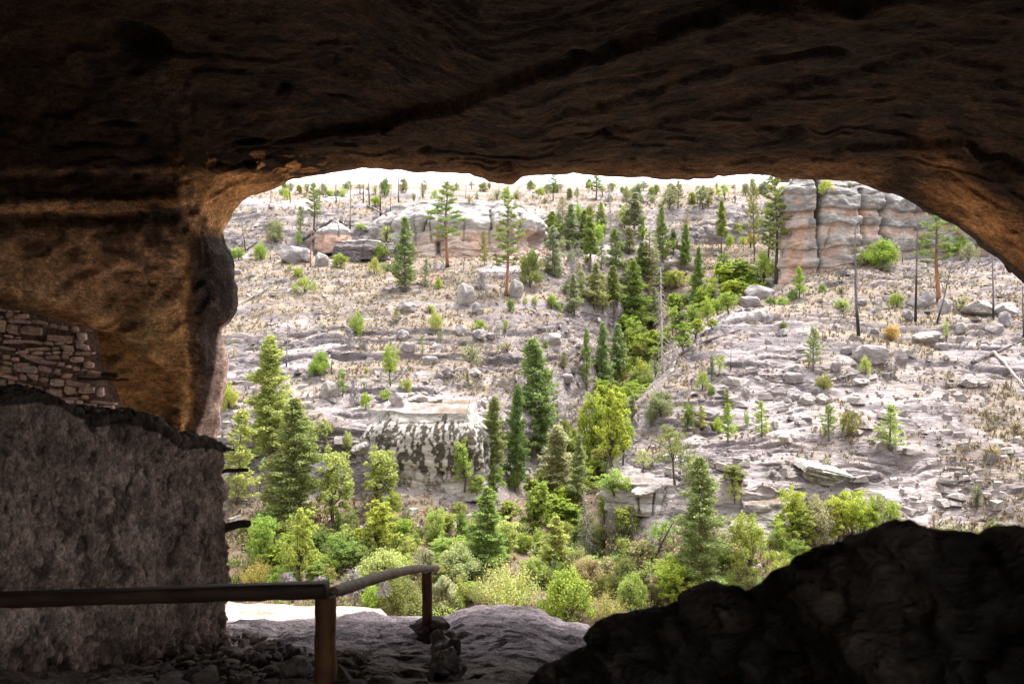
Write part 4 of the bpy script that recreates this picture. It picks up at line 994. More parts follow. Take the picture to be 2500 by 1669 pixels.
BARK = np.array([0.16, 0.13, 0.115])
def proto_fir(seed, H=10.0, Rw=1.9, nb=150, dens=1.0, bare=0.04, pw=0.8, droop=0.15, leaf=(0.32, 0.11), bark=BARK, open_=0.0):
    rng = np.random.default_rng(seed); mt = MB(); Cs = []; Ds = []; 
    zz = np.linspace(0, H*0.97, 12); bend = 0.10*fbm(np.stack([zz*0.25, zz*0+seed, zz*0], -1), 2, seed)
    tp = np.stack([bend, bend*0.6, zz], -1); mt.tube(tp, 0.16*(1-zz/H)+0.02, 7, bark)
    for i in range(nb):
        h = bare+(1-bare)*((i+rng.uniform(0, 1))/nb)**0.92
        if h > 0.985: h = 0.985
        az0 = i*2.39996
        lump = 1+0.38*math.sin(az0*1.0+h*9+seed)*math.sin(h*17+seed*2.1)+0.22*math.sin(h*31+seed)
        r = Rw*(1-h)**pw*rng.uniform(0.5, 1.15)*lump*min(1.0, 0.6+(h-bare)*4)+0.12
        if rng.random() < open_: continue
        az = i*2.39996+rng.uniform(-.5, .5); dv = np.array([math.cos(az), math.sin(az), 0])
        b0 = np.array([np.interp(h*H, zz, tp[:, 0]), np.interp(h*H, zz, tp[:, 1]), h*H])
        up_ = -droop+0.65*h**2; ts = np.linspace(0, 1, 5)
        br = b0+dv*r*ts[:, None]; br[:, 2] += r*(up_*ts+0.16*ts**2)
        if i % 2 == 0: mt.tube(br, 0.028*(1-0.7*ts)*(0.5+0.5*r/Rw), 3, bark*0.9, cap=False)
        k = max(3, int((4+r*15)*dens)); t = rng.uniform(0.18, 1.02, k)**0.8
        base = b0+dv*r*t[:, None]; base[:, 2] += r*(up_*t+0.16*t**2)
        side = np.array([-dv[1], dv[0], 0])
        m = 5
        base = np.repeat(base, m, 0); tt = np.repeat(t, m)
        so = rng.uniform(-1, 1, len(base)); spread = 0.30*r*(1-tt*0.6)+0.05
        c = base+side*(so*spread)[:, None]+rng.normal(size=base.shape)*np.array([.09, .09, .11]); c[:, 2] -= np.abs(so)*spread*0.25
        dd_ = dv+side*(so*0.9)[:, None]+rng.normal(size=base.shape)*0.45+np.array([0, 0, 0.1])
        Cs.append(c); Ds.append(dd_)
    C_ = np.vstack(Cs); D_ = np.vstack(Ds); n = len(C_)
    V, q = leaf_quads(C_, D_, rng.uniform(.65, 1.25, n)*leaf[0], rng.uniform(.7, 1.3, n)*leaf[1], rng)
    crown = mesh_np("crown", V, q, M['needle'], leaf_cols(n, rng), smooth=False)
    return dict(trunk=mt.mesh("trunk", M['bark']), crown=crown, H=H, W=2*Rw*0.80, cn="crown", tn="trunk")

def proto_pine(seed, H=10.0, Rw=1.9, nb=34, bare=0.32, bark=np.array([0.30, 0.14, 0.085]), puff=150, top=0.55, tr=0.19, low=BARK):
    """open ponderosa: level limbs that end in needle puffs"""
    rng = np.random.default_rng(seed); mt = MB(); Cs = []; Ds = []
    zz = np.linspace(0, H*0.96, 14); bend = 0.12*fbm(np.stack([zz*0.22, zz*0+seed, zz*0], -1), 2, seed)
    tp = np.stack([bend, -bend*0.5, zz], -1)
    bc = bark+(low-bark)*sstep(0.35, 0.75, zz/H)[:, None]; bc[:1] = np.array([0.06, 0.05, 0.045])
    Vt, qt, tt_ = tube(tp, tr*(1-0.85*zz/H)+0.015, 8); mt.add(Vt, qt, tt_, np.vstack([np.repeat(bc, 8, 0), bc[:1], bc[-1:]]))
    for i in range(nb):
        h = bare+(0.985-bare)*(i+rng.uniform(0, 1))/nb
        r = Rw*np.interp((h-bare)/(1-bare), [0, 0.25, 0.6, 1.0], [0.75, 1.0, 0.8*top/0.55, 0.12])*rng.uniform(0.6, 1.15)
        az = i*2.39996+rng.uniform(-.6, .6); dv = np.array([math.cos(az), math.sin(az), 0])
        b0 = np.array([np.interp(h*H, zz, tp[:, 0]), np.interp(h*H, zz, tp[:, 1]), h*H])
        lift = -0.10+0.5*h*h; ts = np.linspace(0, 1, 6)
        br = b0+dv*r*ts[:, None]; br[:, 2] += r*(lift*ts+0.22*ts**2)+0.05*np.sin(ts*5+seed)
        mt.tube(br, 0.045*(1-0.75*ts), 4, low*0.9, cap=False)
        npf = max(2, int(2+r*2.2))
        for j in range(npf):
            t = 1.0 if j == 0 else rng.uniform(0.45, 1.0); sd_ = 0 if j == 0 else rng.uniform(-.35, .35)*r
            pc = b0+dv*r*t+np.array([-dv[1], dv[0], 0])*sd_; pc[2] += r*(lift*t+0.22*t*t)+rng.uniform(0, .12)
            k = int(puff*rng.uniform(.6, 1.1)*(0.45+0.55*r/Rw)/3); rad = rng.uniform(.26, .42)*(0.6+0.5*r/Rw)
            dn = rng.normal(size=(k, 3)); dn[:, 2] = np.abs(dn[:, 2])*0.8-0.15; dn /= np.linalg.norm(dn, axis=1, keepdims=True)
            Cs.append(pc+dn*rad*rng.uniform(.25, 1.0, (k, 1))*np.array([1.15, 1.15, .6])); Ds.append(dn+np.array([0, 0, .35]))
    C_ = np.vstack(Cs); D_ = np.vstack(Ds); n = len(C_)
    V, q = leaf_quads(C_, D_, rng.uniform(.22, .40, n), rng.uniform(.05, .10, n), rng)
    return dict(trunk=mt.mesh("trunk", M['bark']), crown=mesh_np("crown", V, q, M['needle'], leaf_cols(n, rng, .6, 1.35), smooth=False), H=H, W=2*Rw*1.0, cn="crown", tn="trunk")

def proto_oak(seed, H=6.0, Wd=4.0, trunk_h=0.3, nc=18, nleaf=6000, leaf=(0.17, 0.12), bark=np.array([0.09, 0.075, 0.065]), shape=0.0, mat='leaf', crad=(0.62, 1.0), gap=0.0):
    rng = np.random.default_rng(seed); mt = MB()
    z0 = H*trunk_h; top = np.array([0, 0, z0])
    tz = np.linspace(0, 1, 6); tp = np.stack([0.12*np.sin(tz*3+seed), 0.1*np.cos(tz*2.3+seed)-0.1, tz*max(z0, 0.2)], -1)
    mt.tube(tp, 0.15*(1-0.35*tz)*H/6, 7, bark); top = tp[-1]
    cl = []
    for i in range(nc):
        u_ = (i+0.5)/nc; zc = z0*0.75+(H-z0*0.75)*(0.10+0.82*u_)
        fr = (zc-z0*0.75)/(H-z0*0.75); wr = Wd*0.5*np.interp(fr, [0, .3, .65, 1.0], [0.62-0.2*shape, 0.92, 0.80-0.25*shape, 0.22])
        az = i*2.39996+rng.uniform(-.7, .7); rr_ = wr*rng.uniform(.25, .85)
        c = np.array([math.cos(az)*rr_, math.sin(az)*rr_, zc+rng.uniform(-.15, .15)*H*0.3]); c[2] = min(c[2], H*0.93)
        cl.append(c)
        ts = np.linspace(0, 1, 5); mid = (top+c)/2+np.array([0, 0, -0.08*H*(1-fr)])
        st0 = top if fr > 0.15 else tp[3]
        br = (1-ts[:, None])**2*st0+2*ts[:, None]*(1-ts[:, None])*mid+ts[:, None]**2*c
        mt.tube(br, (0.06*(1-0.8*ts))*H/6, 4, bark, cap=False)
    cl = np.array(cl); Cs = []; Ds = []
    per = nleaf//nc
    for c in cl:
        rad = rng.uniform(*crad)*Wd/4.0
        ns = 6
        for _ in range(ns):
            sub = c+rng.normal(size=3)*rad*np.array([.55, .55, .42]); rs_ = rad*rng.uniform(.28, .55)
            k = int(per/ns*rng.uniform(.6, 1.4)*(1-gap))
            dn = rng.normal(size=(k, 3)); dn /= np.linalg.norm(dn, axis=1, keepdims=True)
            Cs.append(sub+dn*rs_*rng.uniform(.3, 1.05, (k, 1))**0.6); Ds.append(rng.normal(size=(k, 3))*np.array([1, 1, .6])+np.array([0, 0, -0.15]))
    C_ = np.vstack(Cs); D_ = np.vstack(Ds); C_[:, 2] = np.maximum(C_[:, 2], 0.05); n = len(C_)
    V, q = leaf_quads(C_, D_, rng.uniform(.7, 1.3, n)*leaf[0], rng.uniform(.7, 1.3, n)*leaf[1], rng)
    return dict(trunk=mt.mesh("trunk", M['bark']), crown=mesh_np("crown", V, q, M[mat], leaf_cols(n, rng, .6, 1.35, .12), smooth=False), H=H, W=Wd, cn="crown", tn="trunk")

def proto_bush(seed, H=1.5, Wd=2.0, nst=9, nleaf=2600, leaf=(0.10, 0.07), mat='leaf', upright=0.0, bark=np.array([0.12, 0.10, 0.09]), nsub=26, sub=(0.22, 0.40)):
    rng = np.random.default_rng(seed); mt = MB(); tips = []
    for i in range(nst):
        az = i*2.39996+rng.uniform(-.4, .4); r = Wd*0.5*rng.uniform(.2, .85); zt = H*rng.uniform(.55, .95)*(1-0.35*(r/(Wd*.5))**2)
        ts = np.linspace(0, 1, 5); c = np.array([math.cos(az)*r, math.sin(az)*r, zt])
        br = c*np.stack([ts**(1.2+upright), ts**(1.2+upright), ts**0.85], -1); mt.tube(br, 0.025*(1-.8*ts)*H, 4, bark, cap=False); tips.append(c)
    Cs = []; Ds = []
    for j in range(nsub):
        az = rng.uniform(0, 6.283); el = math.asin(rng.uniform(0.0, 1)); rr_ = rng.uniform(.45, 1.0)
        c = np.array([math.cos(az)*math.cos(el)*Wd*.42, math.sin(az)*math.cos(el)*Wd*.42, 0.16*H+math.sin(el)*H*.70])*np.array([rr_, rr_, 0.6+.4*rr_])
        rad = rng.uniform(*sub)*min(Wd, H*1.3)*0.6; k = nleaf//nsub
        dn = rng.normal(size=(k, 3)); dn /= np.linalg.norm(dn, axis=1, keepdims=True)
        Cs.append(c+dn*rad*rng.uniform(.2, 1.05, (k, 1))**.7); Ds.append(rng.normal(size=(k, 3))+np.array([0, 0, upright*2]))
    C_ = np.vstack(Cs); D_ = np.vstack(Ds); C_[:, 2] = np.abs(C_[:, 2]); n = len(C_)
    V, q = leaf_quads(C_, D_, rng.uniform(.7, 1.3, n)*leaf[0], rng.uniform(.7, 1.3, n)*leaf[1], rng)
    return dict(trunk=mt.mesh("stem", M['bark']), crown=mesh_np("foliage", V, q, M[mat], leaf_cols(n, rng, .6, 1.35, .14), smooth=False), H=H, W=Wd, cn="foliage", tn="stem")

def proto_wisp(seed, H=3.0, Wd=3.4, nst=90, nleaf=4200, leaf=(0.10, 0.05), bark=np.array([0.30, 0.22, 0.13]), mat='leaf'):
    """willow-like thicket: many thin upright stems with small leaves"""
    rng = np.random.default_rng(seed); mt = MB(); Cs = []; Ds = []
    for i in range(nst):
        az = rng.uniform(0, 6.283); r = Wd*.5*math.sqrt(rng.random()); b0 = np.array([math.cos(az)*r*.45, math.sin(az)*r*.45, 0]); zt = H*rng.uniform(.55, 1.0)*(1-.35*(r/(Wd*.5))**2)
        tip = np.array([math.cos(az)*r, math.sin(az)*r, zt]); ts = np.linspace(0, 1, 5)
        br = b0+(tip-b0)*np.stack([ts**1.4, ts**1.4, ts], -1); mt.tube(br, 0.016*(1-.8*ts)+.003, 3, bark*rng.uniform(.7, 1.2), cap=False)
        k = nleaf//nst; t = rng.uniform(.25, 1.0, k)
        Cs.append(b0+(tip-b0)*np.stack([t**1.4, t**1.4, t], -1)+rng.normal(size=(k, 3))*.10); Ds.append(rng.normal(size=(k, 3))+np.array([0, 0, 1.0]))
    C_ = np.vstack(Cs); D_ = np.vstack(Ds); C_[:, 2] = np.abs(C_[:, 2]); n = len(C_)
    V, q = leaf_quads(C_, D_, rng.uniform(.7, 1.3, n)*leaf[0], rng.uniform(.7, 1.3, n)*leaf[1], rng)
    return dict(trunk=mt.mesh("stem", M['bark']), crown=mesh_np("foliage", V, q, M[mat], leaf_cols(n, rng, .6, 1.35, .16), smooth=False), H=H, W=Wd, cn="foliage", tn="stem")

def proto_snag(seed, H=10.0, Wd=2.2, nb=60, tr=0.17, bare=0.2, droop=0.35, twig=2, col=np.array([0.27, 0.24, 0.235]), lowcol=None, low_h=0.15, lean=0.0, lenp=0.9):
    """dead standing tree: bare trunk and a tangle of dry branches"""
    rng = np.random.default_rng(seed); mt = MB(); mb = MB()
    zz = np.linspace(0, H, 16); bend = 0.10*fbm(np.stack([zz*0.3, zz*0+seed, zz*0], -1), 2, seed)+lean*zz/H
    tp = np.stack([bend, bend*.3, zz], -1); cc = np.repeat(col[None], 16, 0).copy()
    if lowcol is not None: cc = cc+(lowcol-cc)*sstep(low_h+.12, low_h-.05, zz/H)[:, None]
    Vt, qt, t_ = tube(tp, tr*(1-.82*zz/H)+.012, 8); mt.add(Vt, qt, t_, np.vstack([np.repeat(cc, 8, 0), cc[:1], cc[-1:]]))
    for i in range(nb):
        h = bare+(.97-bare)*(i+rng.random())/nb; r = Wd*.5*(1-h*0.75)**lenp*rng.uniform(.35, 1.15)
        az = i*2.39996+rng.uniform(-.6, .6); dv = np.array([math.cos(az), math.sin(az), 0]); b0 = np.array([np.interp(h*H, zz, tp[:, 0]), np.interp(h*H, zz, tp[:, 1]), h*H])
        ts = np.linspace(0, 1, 5); br = b0+dv*r*ts[:, None]; br[:, 2] += r*(-droop*ts**1.5+.1*np.sin(ts*6+i)); br[:, :2] += rng.normal(size=(5, 2))*.03
        (mb if nb > 7 else mt).tube(br, (.026 if twig < 2 else .05)*(1-.75*ts), 3, col*rng.uniform(.8, 1.15), cap=False)
        for _ in range(twig):
            t = rng.uniform(.35, 1); p0 = b0+dv*r*t; p0[2] += r*(-droop*t**1.5); d2 = dv*rng.uniform(.1, .5)+np.array([-dv[1], dv[0], 0])*rng.uniform(-.7, .7)+np.array([0, 0, rng.uniform(-.8, .1)]); l = r*rng.uniform(.25, .6)
            (mb if nb > 7 else mt).tube(np.array([p0, p0+d2*l*.5, p0+d2*l+np.array([0, 0, -.1*l])]), [.028, .02, .008], 3, col*rng.uniform(.85, 1.2), cap=False)
    return dict(trunk=mt.mesh("trunk", M['bark']), crown=mb.mesh("dry_branchwork", M['bark']) if nb > 7 else None, H=H, W=Wd, cn="dry_branchwork", tn="trunk")

CH = np.array([0.035, 0.032, 0.032]); REDB = np.array([0.34, 0.15, 0.09])
PR = {
    'fir': [proto_fir(1, 10, 1.9, 150), proto_fir(2, 10, 1.7, 140, pw=.7, droop=.22), proto_fir(3, 10, 2.1, 150, pw=.9, droop=.1, open_=.1), proto_fir(4, 10, 1.8, 120, dens=.8, bare=.12, open_=.18), proto_fir(5, 10, 2.0, 110, dens=.75, bare=.08, open_=.3, pw=.6, droop=.05), proto_fir(6, 10, 1.7, 120, dens=.8, pw=.5, open_=.25, droop=.3), proto_fir(7, 10, 2.2, 100, dens=.8, bare=.15, pw=.75, open_=.25, droop=.0)],
    'firbig': [proto_fir(11, 12, 2.2, 250, dens=.95, leaf=(.28, .10), droop=.25, pw=.6, open_=.12), proto_fir(12, 12, 2.4, 260, dens=1.1, leaf=(.27, .095), droop=.3, pw=.55, open_=.2), proto_fir(13, 12, 2.1, 240, dens=1.1, leaf=(.27, .095), droop=.22, pw=.68, open_=.16)],
    'firtrunk': [proto_fir(15, 10, 1.7, 120, bare=.26, pw=.75), proto_fir(16, 10, 1.6, 110, bare=.3, open_=.12)],
    'spine': [proto_fir(21, 10, 2.1, 75, dens=.8, bare=.12, pw=.6, droop=-.1, open_=.22, leaf=(.36, .10)), proto_fir(22, 10, 2.3, 70, dens=.7, bare=.2, pw=.55, droop=-.05, open_=.25, leaf=(.36, .1))],
    'pine': [proto_pine(31), proto_pine(32, bare=.28, nb=38), proto_pine(33, Rw=1.6, bare=.4, nb=26)],
    'darkpine': [proto_pine(35, bark=np.array([.07, .06, .055]), nb=40, bare=.3, puff=190), proto_pine(36, bark=np.array([.05, .045, .045]), nb=30, bare=.45, Rw=1.7)],
    'oak': [proto_oak(41), proto_oak(42, trunk_h=.36, nc=14, gap=.1), proto_oak(43, shape=.5, Wd=3.4), proto_oak(44, trunk_h=.24, nc=18, Wd=4.4), proto_oak(45, shape=.8, Wd=2.8, trunk_h=.2)],
    'oaksparse': [proto_oak(46, gap=.45, nc=15), proto_oak(47, gap=.55, nc=12, trunk_h=.4)],
    'bush': [proto_bush(51), proto_bush(52, H=2, Wd=1.7), proto_bush(53, H=1.5, Wd=2.6), proto_bush(54, H=2.2, Wd=1.5, upright=.3)],
    'bushbig': [proto_bush(55, H=3, Wd=3.2, nleaf=8500, leaf=(.12, .085), nsub=60, nst=14, sub=(.14, .28)), proto_bush(56, H=2.6, Wd=3.6, nleaf=8500, leaf=(.12, .08), nsub=60, nst=14, sub=(.14, .28))],
    'juniper': [proto_bush(61, H=3, Wd=2.8, nleaf=8000, leaf=(.14, .05), mat='needle', nsub=55, nst=10, sub=(.14, .28), upright=.2), proto_bush(62, H=3.4, Wd=2.6, nleaf=8000, leaf=(.15, .05), mat='needle', nsub=50, nst=9, sub=(.14, .3), upright=.3)],
    'wisp': [proto_wisp(71), proto_wisp(72, H=2.6, Wd=2.6, nst=70), proto_wisp(73, H=3, Wd=3, nst=110, nleaf=2600)],
    'scrub': [proto_bush(81, H=1.6, Wd=1.8, nleaf=900, leaf=(.10, .05), nst=22, nsub=30, mat='needle'), proto_bush(82, H=2.0, Wd=1.6, nleaf=800, leaf=(.10, .05), nst=24, nsub=30, mat='needle', upright=.3)],
    'pole': [proto_snag(91, nb=14, Wd=1.2, tr=.15, twig=0, lowcol=CH, bare=.45), proto_snag(92, nb=22, Wd=1.5, tr=.15, twig=1, lowcol=CH, low_h=.1, bare=.35), proto_snag(93, nb=6, Wd=1.0, tr=.13, twig=0, lowcol=CH, low_h=.25)],
    'burnt': [proto_snag(95, nb=16, Wd=1.6, tr=.15, twig=1, col=np.array([.13, .12, .125]), lowcol=CH, low_h=.45, bare=.4), proto_snag(96, nb=5, Wd=.9, tr=.15, twig=0, col=CH*1.2, lean=.0, bare=.5), proto_snag(97, nb=24, Wd=2.2, tr=.17, twig=1, col=np.array([.17, .15, .155]), lowcol=CH, low_h=.2, bare=.3)],
    'stub': [proto_snag(98, H=5, nb=4, Wd=.7, tr=.12, twig=0, col=REDB, bare=.5)],
    'stump': [proto_snag(99, H=3, nb=7, Wd=1.2, tr=.12, twig=1, col=np.array([.08, .07, .068]), bare=.3)],
    'deadfir': [proto_snag(101, nb=120, Wd=3.6, twig=4, droop=.5, bare=.08, tr=.13, col=np.array([.30, .27, .27])), proto_snag(102, nb=90, Wd=3.2, twig=3, droop=.45, bare=.15, tr=.13, col=np.array([.33, .29, .28]))],
    'paledead': [proto_snag(104, H=12, nb=70, Wd=2.8, twig=2, droop=.6, bare=.12, tr=.14, col=np.array([.42, .37, .34]), lenp=.6)],
    'twigs': [proto_snag(106, H=2, nb=70, Wd=2.4, twig=4, droop=-.2, bare=.05, tr=.05, col=np.array([.30, .27, .28]), lenp=.5)],
}
COLS = {
    'lime': (0.47, 0.57, 0.11), 'bright': (0.38, 0.49, 0.11), 'green': (0.27, 0.36, 0.105), 'yellow': (0.50, 0.56, 0.16), 'gold': (0.60, 0.48, 0.16), 'olive': (0.31, 0.33, 0.11),
    'dark': (0.20, 0.265, 0.09), 'fir': (0.285, 0.345, 0.125), 'blue': (0.29, 0.365, 0.165), 'gray': (0.36, 0.385, 0.22), 'pale': (0.54, 0.61, 0.26), 'tan': (0.50, 0.43, 0.25), 'sage': (0.44, 0.46, 0.27), 'wood': (1, 1, 1), 'ygreen': (0.44, 0.51, 0.15)}
CNAME = {'lime': 'lime green', 'bright': 'bright green', 'green': 'mid green', 'yellow': 'yellow green', 'gold': 'golden yellow', 'olive': 'olive', 'dark': 'dark green', 'fir': 'deep green', 'blue': 'bluish green', 'gray': 'grey green', 'pale': 'pale green', 'tan': 'tan', 'sage': 'sage green', 'wood': '', 'ygreen': 'yellowish green'}
KIND = {  # object name, words, category, group
    'fir': ('fir_tree', 'fir', 'tree'), 'firbig': ('fir_tree', 'fir', 'tree'), 'firtrunk': ('fir_tree', 'bare-footed fir', 'tree'), 'spine': ('young_pine', 'young pine', 'tree'), 'pine': ('ponderosa_pine', 'pine', 'tree'), 'darkpine': ('pine_tree', 'dark-trunked pine', 'tree'),
    'oak': ('leafy_tree', 'leafy tree', 'tree'), 'oaksparse': ('leafy_tree', 'thin leafy tree', 'tree'), 'bush': ('shrub', 'shrub', 'shrub'), 'bushbig': ('large_shrub', 'large bush', 'shrub'), 'juniper': ('juniper', 'juniper', 'tree'), 'wisp': ('thicket_shrub', 'wispy thicket', 'shrub'),
    'scrub': ('scrub_bush', 'sparse scrub bush', 'shrub'), 'pole': ('dead_tree', 'bare dead trunk', 'dead tree'), 'burnt': ('burnt_tree', 'charred dead trunk', 'dead tree'), 'stump': ('dead_stump', 'dark dead stump', 'dead tree'), 'stub': ('broken_trunk', 'broken trunk', 'dead tree'), 'deadfir': ('dead_fir', 'grey dead conifer', 'dead tree'), 'paledead': ('dead_tree', 'pale dead tree', 'dead tree'), 'twigs': ('dead_shrub', 'grey leafless twig bush', 'shrub')}

